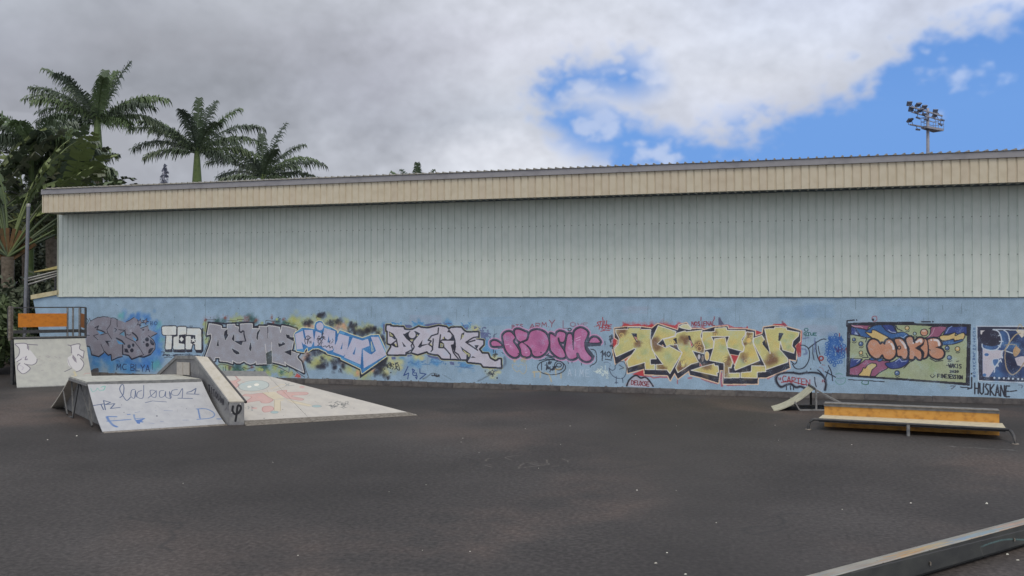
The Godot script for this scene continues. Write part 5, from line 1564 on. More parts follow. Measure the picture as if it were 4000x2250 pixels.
		quad(st, top3[0], top3[1], top3[2], top3[3], uvs[0], uvs[1], uvs[2], uvs[3])
		for i in 4:
			var j := (i + 1) % 4
			quad(st, top3[i], top3[j], top3[j] + Vector3(0, -0.02, 0), top3[i] + Vector3(0, -0.02, 0), uvs[i], uvs[j], uvs[j], uvs[i])
		part("bank_board", st, bm, bank)
		st = begin()
		var q0: Vector3 = ps[0]
		var q1: Vector3 = ps[1]
		var dn := Vector3(q0.x - ps[3].x, 0, q0.z - ps[3].z).normalized()
		if k == 1: dn = Vector3(g_m.x - t_m.x, 0, g_m.z - t_m.z).normalized()
		var back0 := q0.lerp(ps[3], 0.06)
		var back1: Vector3 = q1.lerp(ps[2], 0.06 if k == 0 else 0.05)
		slab(st, [Vector3(q0.x, 0.006, q0.z) + dn * 0.16, Vector3(q1.x, 0.006, q1.z) + dn * (0.16 if k == 0 else 0.10), back1 + Vector3(0, 0.008, 0), back0 + Vector3(0, 0.008, 0)], Vector3(0, -0.004, 0))
		part("toe_plate", st, worn_steel, bank)
	# flat steel strip and deck behind the bank's top
	st = begin()
	var away := Vector3(-0.35, 0, -0.95)
	slab(st, [t_l + Vector3(0, 0.004, 0), t_m + Vector3(0, 0.004, 0), t_m + away * 0.9 + Vector3(0, 0.05, 0), t_l + away * 0.9 + Vector3(0, 0.07, 0)], Vector3(0, -0.03, 0))
	part("top_strip", st, steel, bank)
	# the body under the boards
	st = begin()
	hexa(st, [Vector3(g_l.x, 0, g_l.z - 0.1), Vector3(g_m.x, 0, g_m.z - 0.1), Vector3(t_m.x, 0, t_m.z), Vector3(t_l.x, 0, t_l.z), g_l + Vector3(0, -0.01, -0.1), g_m + Vector3(0, -0.01, -0.1), t_m + Vector3(0, -0.03, 0), t_l + Vector3(0, -0.03, 0)])
	part("frame", st, dark_steel, bank)

func ledge_top(px: float, py: float, z: float) -> Vector3:
	return at_depth(px, py, -z)

func ledge_side(px: float, py: float, a: Vector3, b: Vector3) -> Vector3:
	return on_plane(px, py, a, (b - a).cross(Vector3.UP).normalized())

func make_quarter_pipe() -> void:
	var q := thing("quarter_pipe", "tall white quarter pipe with a railed platform and an orange board on the railing", "skate ramp", Vector3(-13.6, 0, -27.3))
	var toe_l := on_level(66, 1513, 0.012)
	var toe_r := on_level(366, 1501, 0.012)
	var top_l := at_depth(54, 1324, 27.1)
	var top_r := at_depth(333, 1326, 28.0)
	top_r.y = top_l.y
	var w := 640
	var h := 512
	pic = board_picture(w, h, rgb(158, 162, 160), 71, 8.0)
	pic_map = panel_map(top_l, top_r - top_l, toe_l - top_l, w, h)
	pic_scale = 2.0
	paint_gain = 0.955
	paint_quarter_pipe()
	var st := begin()
	sheet(st, curved_rows(top_l, top_r, toe_l, toe_r, 14, 0.10), 0.02)
	part("ramp_face", st, board_mat(pic), q)
	st = begin()
	var out := Vector3(0.45, 0, 0.89)
	slab(st, [toe_l + Vector3(0, 0.014, 0) - out * 0.08, toe_r + Vector3(0, 0.014, 0) - out * 0.08, toe_r + out * 0.12 + Vector3(0, -0.006, 0), toe_l + out * 0.12 + Vector3(0, -0.006, 0)], Vector3(0, -0.004, 0))
	part("toe_plate", st, steel, q)
	# platform behind the lip
	var e := (top_r - top_l).normalized()
	var back := Vector3(e.z, 0, -e.x)          # away from the rider
	if back.z > 0: back = -back
	st = begin()
	slab(st, [top_l + Vector3(0, 0.012, 0), top_r + Vector3(0, 0.012, 0), top_r + back * 1.15 + Vector3(0, 0.012, 0), top_l + back * 1.15 + Vector3(0, 0.012, 0)], Vector3(0, -0.04, 0))
	part("platform", st, dark_steel, q)
	st = begin()
	tube(st, [top_l + Vector3(0, 0.02, 0) - e * 0.02, top_r + Vector3(0, 0.02, 0) + e * 0.02], 0.032, 8)
	part("coping", st, dark_steel, q)
	# supporting frame on the open side
	for s in [[top_l, 0.0], [top_r, 0.0], [top_l + back * 1.12, 0.0], [top_r + back * 1.12, 0.0]]:
		st = begin()
		var a: Vector3 = s[0]
		bar(st, Vector3(a.x, 0.0, a.z) - e * 0.04 + back * 0.04, a - e * 0.04 + back * 0.04 + Vector3(0, -0.03, 0), 0.07, 0.07)
		part("post", st, dark_steel, q)
	st = begin()
	slab(st, [top_l - e * 0.03 + back * 0.1 + Vector3(0, -0.05, 0), top_l - e * 0.03 + back * 1.1 + Vector3(0, -0.05, 0), Vector3(top_l.x, 0.02, top_l.z) - e * 0.03 + back * 1.1, Vector3(top_l.x, 0.02, top_l.z) - e * 0.03 + back * 0.1], -e * 0.015)
	part("side_board", st, dark_steel, q)
	# railing at the back and on both ends
	var rail_y := 2.26
	var c1 := top_l + back * 1.1 - e * 0.15
	var c2 := at_depth(312, 1300, 29.1)
	var c0 := top_l + back * 0.1 - e * 0.08
	var c3 := at_depth(334, 1300, 28.25)
	var flat := func(v: Vector3, y: float): return Vector3(v.x, y, v.z)
	for s in [[c1, 0.05, dark_steel], [c2, 0.09, steel], [c3, 0.05, dark_steel], [c1.lerp(c2, 0.82), 0.03, steel], [c1.lerp(c2, 0.9), 0.03, steel]]:
		st = begin()
		bar(st, flat.call(s[0], 1.33), flat.call(s[0], rail_y), s[1], 0.05)
		part("railing_post", st, s[2], q)
	st = begin()
	bar(st, flat.call(c0, 1.3), flat.call(c0, rail_y + 0.06), 0.16, 0.06)
	part("corner_post", st, worn_steel, q)
	for y in [rail_y, 1.52]:
		for s in [[c0, c1], [c1, c2], [c2, c3]]:
			st = begin()
			bar(st, flat.call(s[0], y), flat.call(s[1], y), 0.035, 0.035 if y > 2 else 0.1)
			part("rail", st, dark_steel, q)
	var panel_a := c1.lerp(c2, 0.13)
	var panel_b := c1.lerp(c2, 0.81)
	st = begin()
	slab(st, [flat.call(panel_a, 1.66) - back * 0.04, flat.call(panel_b, 1.66) - back * 0.04, flat.call(panel_b, 2.07) - back * 0.04, flat.call(panel_a, 2.08) - back * 0.04], -back * 0.02)
	part("orange_board", st, mottled([rgb(120, 86, 44), rgb(186, 112, 34), rgb(204, 126, 34), rgb(212, 134, 40)], 0.8, 73, 0.6, 0.0, 0.014, 5, [0.0, 0.25, 0.5, 1.0]), q)
	st = begin()
	var sp_a := c2.lerp(c3, 0.1)
	var sp_b := c2.lerp(c3, 0.8)
	slab(st, [flat.call(sp_a, 1.64), flat.call(sp_b, 1.62), flat.call(sp_b, 2.05), flat.call(sp_a, 2.07)], e * 0.02)
	part("orange_board", st, mottled([rgb(110, 74, 40), rgb(150, 94, 40), rgb(160, 104, 46)], 0.9, 74, 0.7), q)

func make_bench() -> void:
	var b := thing("grind_bench", "long low bench with a cream seat against an orange backed ledge, on bent pipe legs", "grind bench", Vector3(7.4, 0, -17.4))
	var l := Vector3(6.25, 0, -18.46)
	var r := Vector3(9.12, 0, -17.27)
	var e := (r - l).normalized()
	var n := Vector3(-e.z, 0, e.x)
	if n.z < 0: n = -n
	var st := begin()
	var hh := 0.405
	hexa(st, [l, r, r - n * 0.34, l - n * 0.34, l + Vector3(0, hh, 0), r + Vector3(0, hh, 0), r - n * 0.34 + Vector3(0, hh, 0), l - n * 0.34 + Vector3(0, hh, 0)])
	part("back_box", st, orange_ply, b)
	st = begin()
	# worn cap: board edge and steel angle
	hexa(st, [l + n * 0.012 + Vector3(-0.01, hh, 0), r + n * 0.012 + Vector3(0.01, hh, 0), r - n * 0.35 + Vector3(0.01, hh, 0), l - n * 0.35 + Vector3(-0.01, hh, 0), l + n * 0.012 + Vector3(-0.01, hh + 0.055, 0), r + n * 0.012 + Vector3(0.01, hh + 0.055, 0), r - n * 0.35 + Vector3(0.01, hh + 0.055, 0), l - n * 0.35 + Vector3(-0.01, hh + 0.055, 0)])
	part("cap_board", st, grey_ply, b)
	st = begin()
	bar(st, l + n * 0.005 + Vector3(0, hh + 0.06, 0), r + n * 0.005 + Vector3(0, hh + 0.06, 0), 0.05, 0.012)
	part("steel_edge", st, worn_steel, b)
	# seat
	var hs := 0.233
	var f_l := on_level(3198, 1632.5, hs)
	var f_r := on_level(3928, 1671, hs)
	var k_l := l - e * 0.03 + n * 0.004 + Vector3(0, hs, 0)
	var k_r := r + e * 0.05 + n * 0.004 + Vector3(0, hs, 0)
	st = begin()
	slab(st, [f_l, f_r, k_r, k_l], Vector3(0, -0.022, 0))
	part("seat", st, mottled([rgb(168, 162, 140), rgb(190, 184, 162), rgb(198, 193, 172)], 1.1, 81, 0.5), b)
	st = begin()
	bar(st, f_l.lerp(k_l, 0.06) + Vector3(0, -0.05, 0), f_r.lerp(k_r, 0.06) + Vector3(0, -0.05, 0), 0.05, 0.055)
	part("apron", st, dark_steel, b)
	# front pipe bent down to the ground at both ends
	var foot_l := on_level(3157, 1678)
	var foot_r := on_level(3966, 1735)
	var dir := (f_r - f_l).normalized()
	var pipe := []
	var o_l := f_l - dir * 0.08
	var o_r := f_r + dir * 0.05
	var yy := hs - 0.03
	for t in [0.0, 0.2, 0.4, 0.6, 0.8, 1.0]:
		var p := foot_l.lerp(Vector3(o_l.x, 0, o_l.z), 1.0 - cos(t * PI * 0.5))
		pipe.append(Vector3(p.x, yy * sin(t * PI * 0.5), p.z))
	for t in [1.0, 0.8, 0.6, 0.4, 0.2, 0.0]:
		var p := foot_r.lerp(Vector3(o_r.x, 0, o_r.z), 1.0 - cos(t * PI * 0.5))
		pipe.append(Vector3(p.x, yy * sin(t * PI * 0.5), p.z))
	st = begin()
	tube(st, pipe, 0.028, 10)
	part("bent_pipe", st, dark_steel, b)
	for p in [foot_l, foot_r]:
		st = begin()
		lathe(st, p, [[0.0, 0.012], [0.06, 0.012], [0.06, 0.0]], 10)
		part("foot_plate", st, worn_steel, b)
	st = begin()
	var mid := on_level(3548, 1703)
	tube(st, [mid, mid + Vector3(0, yy, 0)], 0.03, 10)
	part("leg", st, steel, b)
	st = begin()
	bar(st, mid + Vector3(0, yy, 0), l.lerp(r, 0.47) + Vector3(0, yy, 0), 0.04, 0.03)
	part("seat_support", st, dark_steel, b)

func make_kicker() -> void:
	var k := thing("kicker_ramp", "small narrow launch ramp of two curved boards on a thin steel frame", "skate ramp", Vector3(6.8, 0, -21.4))
	var t_f := on_level(3023, 1603.5, 0.012)
	var t_b := on_level(3012, 1586, 0.012)
	var u_f := at_depth(3179, 1518, 21.0)
	var u_b := at_depth(3159, 1505.5, 21.85)
	u_b.y = u_f.y
	var st := begin()
	var board := mottled([rgb(150, 152, 136), rgb(178, 179, 162), rgb(192, 191, 176)], 1.2, 91, 0.6)
	sheet(st, curved_rows(u_b, u_f, t_b, t_f, 12, 0.08), 0.025)
	part("riding_board", st, board, k)
	var run := Vector3(0.95, 0, 0.12)
	var v_f := Vector3(u_f.x, 0.012, u_f.z) + run
	var v_b := Vector3(u_b.x, 0.012, u_b.z) + run
	st = begin()
	sheet(st, curved_rows(u_b + Vector3(0.0, 0.012, 0), u_f + Vector3(0.0, 0.012, 0), v_b, v_f, 8, 0.02), 0.035)
	part("landing_board", st, grey_ply, k)
	st = begin()
	bar(st, u_b + Vector3(0.01, 0.0, -0.02), u_f + Vector3(0.01, 0.0, 0.02), 0.05, 0.04)
	part("top_bar", st, dark_steel, k)
	for p in [[u_f, 0.0], [u_b, 0.0]]:
		st = begin()
		var a: Vector3 = p[0]
		bar(st, Vector3(a.x + 0.05, 0, a.z), a + Vector3(0.05, -0.02, 0), 0.04, 0.04)
		part("post", st, steel if p[0] == u_f else dark_steel, k)
	for s in [[t_f, u_f, v_f], [t_b, u_b, v_b]]:
		var j: Vector3 = s[0].lerp(s[1], 0.52) + Vector3(0, -0.06, 0)
		var g := Vector3(j.x + 0.11, 0.02, j.z)
		st = begin()
		bar(st, j, g, 0.03, 0.03)
		part("strut", st, steel, k)
		st = begin()
		bar(st, g, Vector3(s[2].x - 0.25, 0.02, g.z), 0.035, 0.035)
		part("base_bar", st, steel, k)
	st = begin()
	var g0 := Vector3(t_f.x + 0.3, 0.006, t_f.z - 0.15)
	slab(st, [g0, Vector3(v_f.x - 0.2, 0.006, v_f.z - 0.15), Vector3(v_b.x - 0.2, 0.006, v_b.z + 0.15), Vector3(t_b.x + 0.3, 0.006, t_b.z + 0.15)], Vector3(0, 0.008, 0))
	part("base_plate", st, plain(rgb(40, 42, 46), 0.7, 0.2), k)

func make_near_ledge() -> void:
	var o := thing("low_grind_ledge", "low dark ledge with a worn steel top scratched blue and orange", "grind ledge", Vector3(4.2, 0, -8.8))
	var a := on_level(3258.7, 2248, 0.25)
	var b := on_level(4000, 2047, 0.25)
	var d := (b - a).normalized()
	var n := Vector3(d.z, 0, -d.x)
	if n.z > 0: n = -n
	a -= d * 1.1
	b += d * 2.2
	var wd := 0.125
	var st := begin()
	# beam with a steel top: chamfered section carried along
	var sec := [[0.0, 0.05], [0.0, 0.24], [wd, 0.24], [wd, 0.05]]
	var ring0 := []
	for s in sec:
		ring0.append(Vector3(a.x, s[1], a.z) + n * s[0])
	slab(st, ring0, b - a)
	var beam_m := mottled([rgb(50, 52, 54), rgb(66, 68, 69), rgb(80, 80, 80)], 1.2, 95, 0.6, 0.1)
	part("beam", st, beam_m, o)
	# scratched steel channel on top
	var w := 1024
	var h := 48
	pic = board_picture(w, h, rgb(158, 156, 148), 96, 16.0)
	var cols := [rgb(196, 150, 96), rgb(150, 172, 200), rgb(206, 202, 190), rgb(200, 160, 140), rgb(190, 186, 160), rgb(168, 164, 152), rgb(150, 178, 190)]
	for i in 240:
		var c: Color = cols[rng.randi() % cols.size()]
		c.a = 0.25
		var x := rng.randf_range(0, w)
		var yv := rng.randf_range(2, h - 2)
		var len := rng.randf_range(20, 170)
		stroke(PackedVector2Array([Vector2(x, yv), Vector2(x + len, yv + rng.randf_range(-3, 3))]), rng.randf_range(1.5, 6), c, false, 1.0)
	for i in 5:
		var c: Color = [rgb(204, 152, 90), rgb(140, 168, 204), rgb(204, 168, 150), rgb(150, 180, 196), rgb(206, 180, 130)][i]
		c.a = 0.35
		for j in 14:
			var x: float = [330.0, 470.0, 610.0, 540.0, 400.0][i] + rng.randf_range(-50, 50)
			stroke(PackedVector2Array([Vector2(x, rng.randf_range(12, 44)), Vector2(x + 60, rng.randf_range(12, 44))]), 8, c, false, 1.0)
	var m := board_mat(pic, 0.32)
	m.metallic = 0.5
	st = begin()
	var t0 := Vector3(a.x, 0.252, a.z)
	var t1 := Vector3(b.x, 0.252, b.z)
	var lip := Vector3(0, -0.006, 0)
	quad(st, t0 + n * wd, t1 + n * wd, t1 + n * 0.006, t0 + n * 0.006, Vector2(0, 0), Vector2(1, 0), Vector2(1, 0.9), Vector2(0, 0.9))
	quad(st, t0 + n * 0.006, t1 + n * 0.006, t1 - n * 0.004 + lip, t0 - n * 0.004 + lip, Vector2(0, 0.9), Vector2(1, 0.9), Vector2(1, 0.95), Vector2(0, 0.95))
	quad(st, t0 - n * 0.004 + lip, t1 - n * 0.004 + lip, t1 - n * 0.004 + lip * 1.6, t0 - n * 0.004 + lip * 1.6, Vector2(0, 0.95), Vector2(1, 0.95), Vector2(1, 1), Vector2(0, 1))
	quad(st, t0 + n * wd, t1 + n * wd, t1 + n * (wd + 0.004) + lip * 1.6, t0 + n * (wd + 0.004) + lip * 1.6, Vector2(0, 0), Vector2(1, 0), Vector2(1, 0.05), Vector2(0, 0.05))
	part("steel_top", st, m, o)
	# painted face with a streak of light blue
	pic = board_picture(1024, 48, rgb(66, 69, 70), 98, 12.0)
	pic_map = panel_map(Vector3(a.x, 0.242, a.z) - n * 0.003, b - a, Vector3(0, -0.192, 0), 1024, 48)
	pic_scale = 0.6
	paint_gain = 0.75
	view(2900, 1900, 2.3418)
	mist(rgb(92, 130, 134), 0.6, 26, [2190,550,2300,510,2420,485,2576,488,2700,500])
	ink(rgb(84, 86, 90), 7, [1000,790,1600,640,2576,400])
	st = begin()
	var f0 := Vector3(a.x, 0.242, a.z) - n * 0.003
	var f1 := Vector3(b.x, 0.242, b.z) - n * 0.003
	quad(st, f0, f1, f1 + Vector3(0, -0.192, 0), f0 + Vector3(0, -0.192, 0))
	part("face_board", st, board_mat(pic, 0.6), o)
	var base := begin()
	var i0 := a + n * 0.06
	var i1 := b + n * 0.06
	hexa(base, [Vector3(i0.x, 0, i0.z), Vector3(i1.x, 0, i1.z), Vector3(i1.x, 0, i1.z) + n * 0.04, Vector3(i0.x, 0, i0.z) + n * 0.04, Vector3(i0.x, 0.05, i0.z), Vector3(i1.x, 0.05, i1.z), Vector3(i1.x, 0.05, i1.z) + n * 0.04, Vector3(i0.x, 0.05, i0.z) + n * 0.04])
	part("base", base, beam_m, o)
	for k in 4:
		st = begin()
		var p := a + d * (1.0 + k * 1.5)
		bar(st, Vector3(p.x, 0.11, p.z) - n * 0.008, Vector3(p.x, 0.14, p.z) - n * 0.008, 0.03, 0.012)
		part("bolt", st, worn_steel, o)

# ------------------------------------------------------------------ palms, trees and masts
var leaf_mats := []
var dark_leaf_mats := []

func leaf_mat(c: Color, back := 0.25) -> StandardMaterial3D:
	var m := plain(c, 0.55)
	m.backlight_enabled = true
	m.backlight = Color(c.r * back, c.g * back, c.b * back)
	m.cull_mode = BaseMaterial3D.CULL_DISABLED
	return m

# a feather leaf along +x: rises at `rise`, then bends over by `droop`
func frond_mesh(len: float, rise: float, droop: float, leaflet: float, count: int) -> ArrayMesh:
	var st := begin()
	var pts := []
	var dirs := []
	var p := Vector3.ZERO
	var steps := 16
	for i in steps + 1:
		var t := float(i) / steps
		var a := deg_to_rad(rise - droop * pow(t, 1.4))
		var d := Vector3(cos(a), sin(a), 0)
		pts.append(p); dirs.append(d)
		p += d * len / steps
	tube(st, pts, 0.045, 4, 0.008)
	for i in count:
		var t := 0.10 + 0.90 * (i + rng.randf_range(0, 0.8)) / count
		var f := t * steps
		var k := mini(int(f), steps - 1)
		var at: Vector3 = pts[k].lerp(pts[k + 1], f - k)
		var d: Vector3 = dirs[k]
		var ll := leaflet * (0.45 + 0.75 * sin(PI * pow(minf(t, 1.0), 0.75) * 0.92)) * rng.randf_range(0.8, 1.1)
		for s in [-1.0, 1.0]:
			var side := Vector3(0, 0, s)
			var up: Vector3 = d.cross(side)
			if up.y < 0: up = -up
			var lift := rng.randf_range(-0.55, 0.75)
			var out: Vector3 = (side * 0.85 + d * rng.randf_range(0.35, 0.75) + up * lift).normalized()
			var wv: Vector3 = d * 0.028 + up * 0.016
			var mid: Vector3 = at + out * ll * 0.48 + Vector3(0, -ll * 0.10, 0)
			var tip: Vector3 = at + out * ll * 0.78 + Vector3(0, -ll * rng.randf_range(0.4, 0.75), 0)
			quad(st, at - wv, at + wv, mid + wv * 1.1, mid - wv * 1.1)
			tri(st, mid - wv * 1.1, mid + wv * 1.1, tip)
	return mesh(st)

func royal_palm(label: String, base: Vector3, crown_y: float, shaft: float, r: float, fronds: Array, leaflet := 0.7) -> void:
	var t := thing("royal_palm", label, "palm tree", base, 0, "royal palms behind the hall")
	var st := begin()
	var y0 := crown_y - shaft
	lathe(st, Vector3.ZERO, [[r * 1.9, 0], [r * 1.35, 0.6], [r * 1.25, y0 * 0.5], [r * 1.1, y0]], 14)
	obj("trunk", st, bark, t)
	st = begin()
	lathe(st, Vector3.ZERO, [[r * 1.15, y0 - 0.02], [r * 1.2, y0 + shaft * 0.25], [r * 0.85, y0 + shaft * 0.7], [r * 0.6, crown_y], [r * 0.35, crown_y + 0.25]], 14)
	obj("crownshaft", st, shaft_mat, t)
	for f in fronds:
		var o := obj("frond", frond_mesh(f[2] * 0.86, f[1], f[3] * 0.82, leaflet, 72), leaf_mats[rng.randi() % leaf_mats.size()], t)
		o.position = Vector3(0, crown_y - 0.1, 0)
		o.rotation.y = deg_to_rad(f[0])

# a paddle leaf on a long stalk, its blade torn into strips
func paddle_mesh(stalk: float, blade: float, width: float, rise: float, droop: float) -> ArrayMesh:
	var st := begin()
	var pts := []
	var dirs := []
	var p := Vector3.ZERO
	var steps := 14
	var total := stalk + blade
	for i in steps + 1:
		var t := float(i) / steps
		var a := deg_to_rad(rise - droop * pow(t, 2.2))
		var d := Vector3(cos(a), sin(a), 0)
		pts.append(p); dirs.append(d)
		p += d * total / steps
	tube(st, pts, 0.06, 4, 0.012)
	var n := 18
	for i in n:
		var t0 := (stalk + blade * i / n) / total
		var t1 := (stalk + blade * (i + 0.93) / n) / total
		var u := (i + 0.5) / n
		var w := width * 0.5 * sqrt(sin(PI * clampf(u * 0.92 + 0.06, 0, 1)))
		var f0 := t0 * steps
		var f1 := minf(t1 * steps, steps - 0.001)
		var a: Vector3 = pts[int(f0)].lerp(pts[mini(int(f0) + 1, steps)], f0 - int(f0))
		var b: Vector3 = pts[int(f1)].lerp(pts[mini(int(f1) + 1, steps)], f1 - int(f1))
		var d: Vector3 = dirs[int(f0)]
		for s in [-1.0, 1.0]:
			var hang := rng.randf_range(-0.75, 0.25)
			var out := Vector3(0, hang, s).normalized() * w * rng.randf_range(0.8, 1.05) + d * w * 0.25
			quad(st, a, b, b + out * 0.95, a + out)
	return mesh(st)

func traveller_palm(called: String, label: String, base: Vector3, trunk_h: float, n: int, stalk: float, blade: float, turn: float, stalk_mat: Material) -> void:
	var t := thing(called, label, "plant", base)
	var st := begin()
	lathe(st, Vector3.ZERO, [[0.26, 0], [0.2, trunk_h * 0.5], [0.24, trunk_h]], 10)
	obj("trunk", st, bark, t)
	st = begin()
	# the fan of leaf bases
	for i in 11:
		var a := lerpf(-1.1, 1.1, i / 10.0)
		var d := Vector3(sin(a), cos(a), 0).rotated(Vector3.UP, turn)
		bar(st, Vector3(0, trunk_h - 0.2, 0), Vector3(0, trunk_h, 0) + d * 1.1, 0.13, 0.10, Vector3(sin(turn), 0, cos(turn)))
	obj("leaf_bases", st, stalk_mat, t)
	for i in n:
		var a := lerpf(-64, 64, float(i) / (n - 1)) + rng.randf_range(-6, 6)
		var rise := 90.0 - absf(a)
		var o := obj("leaf", paddle_mesh(stalk * rng.randf_range(0.85, 1.1), blade * rng.randf_range(0.85, 1.1), 1.05, rise, rng.randf_range(20, 75)), dark_leaf_mats[rng.randi() % dark_leaf_mats.size()], t)
		o.position = Vector3(0, trunk_h, 0)
		o.rotation.y = turn + (PI if a < 0 else 0.0) + rng.randf_range(-0.35, 0.35)

func leafy_tree(called: String, label: String, category: String, base: Vector3, lo: float, hi: float, rad: float, n: int, m: Material, group := "") -> void:
	var t := thing(called, label, category, base, 0, group)
	var st := begin()
	tube(st, [Vector3.ZERO, Vector3(0.1, lo, 0.05), Vector3(-0.05, (lo + hi) * 0.5, 0)], 0.16, 8, 0.05)
	for i in 5:
		var a := TAU * i / 5.0
		tube(st, [Vector3(0.05, lo * 0.9, 0), Vector3(cos(a) * rad * 0.4, lerpf(lo, hi, 0.4), sin(a) * rad * 0.4), Vector3(cos(a) * rad * 0.75, lerpf(lo, hi, 0.65), sin(a) * rad * 0.75)], 0.06, 5, 0.02)
	obj("trunk", st, bark, t)
	st = begin()
	var clumps := []
	for i in 26:
		var v := Vector3(rng.randfn(), rng.randfn(), rng.randfn()).normalized() * pow(rng.randf(), 0.4)
		clumps.append(Vector3(v.x * rad, (lo + hi) * 0.5 + v.y * (hi - lo) * 0.5, v.z * rad))
	for i in n:
		var c: Vector3 = clumps[rng.randi() % clumps.size()]
		var p := c + Vector3(rng.randfn(), rng.randfn(), rng.randfn()) * rad * 0.17
		var d := Vector3(rng.randfn(), rng.randfn() - 0.4, rng.randfn()).normalized()
		var s := d.cross(Vector3(rng.randfn(), rng.randfn(), rng.randfn())).normalized()
		var l := rng.randf_range(0.16, 0.36)
		quad(st, p, p + d * l * 0.5 + s * l * 0.2, p + d * l, p + d * l * 0.5 - s * l * 0.2)
	obj("crown", st, m, t)

var bark: StandardMaterial3D
var shaft_mat: StandardMaterial3D

func make_plants() -> void:
	bark = mottled([rgb(70, 62, 54), rgb(104, 96, 86), rgb(128, 120, 108)], 0.8, 101, 0.9)
	shaft_mat = mottled([rgb(74, 94, 52), rgb(90, 110, 60), rgb(102, 120, 70)], 0.5, 102, 0.5)
	for c in [rgb(80, 95, 78), rgb(88, 105, 82), rgb(98, 118, 84), rgb(84, 98, 86)]:
		leaf_mats.append(leaf_mat(c))
	for c in [rgb(82, 96, 76), rgb(90, 104, 76), rgb(96, 112, 76), rgb(90, 96, 78), rgb(112, 126, 80)]:
		dark_leaf_mats.append(leaf_mat(c))
	var p1 := at_depth(378, 1158, 50.0)
	royal_palm("tallest royal palm, standing behind the left end of the hall", Vector3(p1.x, 0, p1.z), 12.1, 3.0, 0.26, [
		[178, 48, 5.4, 95], [190, 66, 4.8, 62], [168, 36, 4.6, 80], [150, 58, 4.2, 60], [200, 20, 3.6, 70], [172, 4, 2.8, 66], [95, 82, 4.0, 40], [60, 80, 3.9, 35], [20, 72, 4.5, 22],
		[2, 46, 5.0, 86], [-14, 38, 4.4, 84], [14, 28, 4.0, 80], [40, 50, 4.2, 70], [-60, 55, 4.2, 70], [-110, 60, 4.2, 70], [120, 40, 4.2, 75], [80, 30, 4.0, 75], [-30, 12, 3.2, 60], [-150, 40, 4.0, 75], [210, 50, 4.4, 75]])
	var p2 := at_depth(768, 1158, 56.0)
	royal_palm("royal palm between the tallest one and the shortest one behind the roof", Vector3(p2.x, 0, p2.z), 11.4, 3.0, 0.26, [
		[180, 44, 5.4, 78], [172, 30, 5.2, 80], [188, 54, 4.8, 80], [160, 46, 4.6, 70], [100, 86, 4.2, 24], [60, 78, 4.4, 34], [16, 66, 4.6, 55], [4, 50, 5.4, 92], [-10, 34, 5.0, 84],
		[20, 22, 4.4, 70], [60, 40, 4.4, 70], [-50, 46, 4.4, 75], [-90, 60, 4.2, 70], [-130, 44, 4.6, 70], [130, 34, 4.4, 70], [200, 12, 3.6, 60], [-20, 4, 3.2, 50], [90, 24, 4.0, 70]])
	var p3 := at_depth(1026, 1158, 62.0)
	royal_palm("shortest royal palm standing up in full behind the roof", Vector3(p3.x, 0, p3.z), 10.65, 3.0, 0.26, [
		[180, 52, 5.0, 90], [170, 40, 5.2, 78], [190, 62, 5.0, 60], [160, 24, 4.4, 62], [110, 80, 4.0, 30], [40, 74, 5.0, 22], [14, 60, 4.4, 60], [0, 48, 4.8, 95], [-8, 34, 5.4, 74],
		[12, 22, 4.2, 60], [60, 40, 4.4, 70], [-60, 46, 4.4, 70], [-110, 50, 4.2, 70], [130, 40, 4.2, 70], [200, 10, 3.4, 50], [-20, 6, 3.4, 50]])
	var p4 := at_depth(1628, 1158, 75.0)
	royal_palm("palm of which only the leaf tips show above the roof", Vector3(p4.x, 0, p4.z), 10.45, 2.4, 0.24, [
		[176, 62, 3.8, 40], [188, 44, 3.6, 60], [150, 70, 3.6, 30], [85, 88, 3.7, 8], [20, 70, 3.5, 26], [0, 50, 3.4, 60], [-60, 50, 3.2, 60], [-120, 50, 3.2, 60], [120, 40, 3.2, 60], [40, 40, 3.0, 60]])
	# small feather palms in front of the tallest one
	for s in [[120, 40.0, 9.0, 2.2, "slim palm growing among the fan palms"], [215, 41.0, 8.4, 2.0, "slim palm between the fan palms and the bright green stem"], [275, 43.0, 8.2, 2.0, "slim palm with a bright green stem beside the tallest royal palm"], [415, 52.0, 7.6, 1.7, "low palm just reaching above the roof beside the tallest royal palm"], [742, 58.0, 8.3, 1.4, "low palm at the foot of the middle royal palm"]]:
		var q := at_depth(s[0], 1158, s[1])
		var fr := []
		for i in 17:
			fr.append([i * 360.0 / 13 + rng.randf_range(-10, 10), rng.randf_range(20, 75), s[3] * rng.randf_range(1.0, 1.35), rng.randf_range(60, 100)])
		var t := thing("slender_palm", s[4], "palm tree", Vector3(q.x, 0, q.z))
		var st := begin()
		lathe(st, Vector3.ZERO, [[0.14, 0], [0.11, s[2] - 1.6], [0.13, s[2] - 1.5], [0.08, s[2]]], 10)
		obj("trunk", st, shaft_mat, t)
		for f in fr:
			var o := obj("frond", frond_mesh(f[2], f[1], f[3], 0.6, 56), leaf_mats[rng.randi() % leaf_mats.size()], t)
			o.position = Vector3(0, s[2] - 0.05, 0)
			o.rotation.y = deg_to_rad(f[0])
	# traveller's palms at the left edge
	var rust := mottled([rgb(64, 58, 34), rgb(92, 68, 38), rgb(104, 74, 40)], 0.6, 103, 0.7)
	var olive := mottled([rgb(70, 78, 44), rgb(92, 98, 54), rgb(108, 96, 60)], 0.6, 104, 0.7)
	var r1 := at_depth(30, 1158, 35.0)
	traveller_palm("fan_palm", "big fan palm with rust orange leaf bases by the grey pole", Vector3(r1.x, 0, r1.z), 4.1, 24, 2.3, 3.1, 0.15, rust)
	var r2 := at_depth(200, 1158, 40.0)
	traveller_palm("fan_palm", "fan palm with torn leaves rising behind the left end of the hall", Vector3(r2.x, 0, r2.z), 5.2, 22, 2.0, 3.0, -0.3, olive)
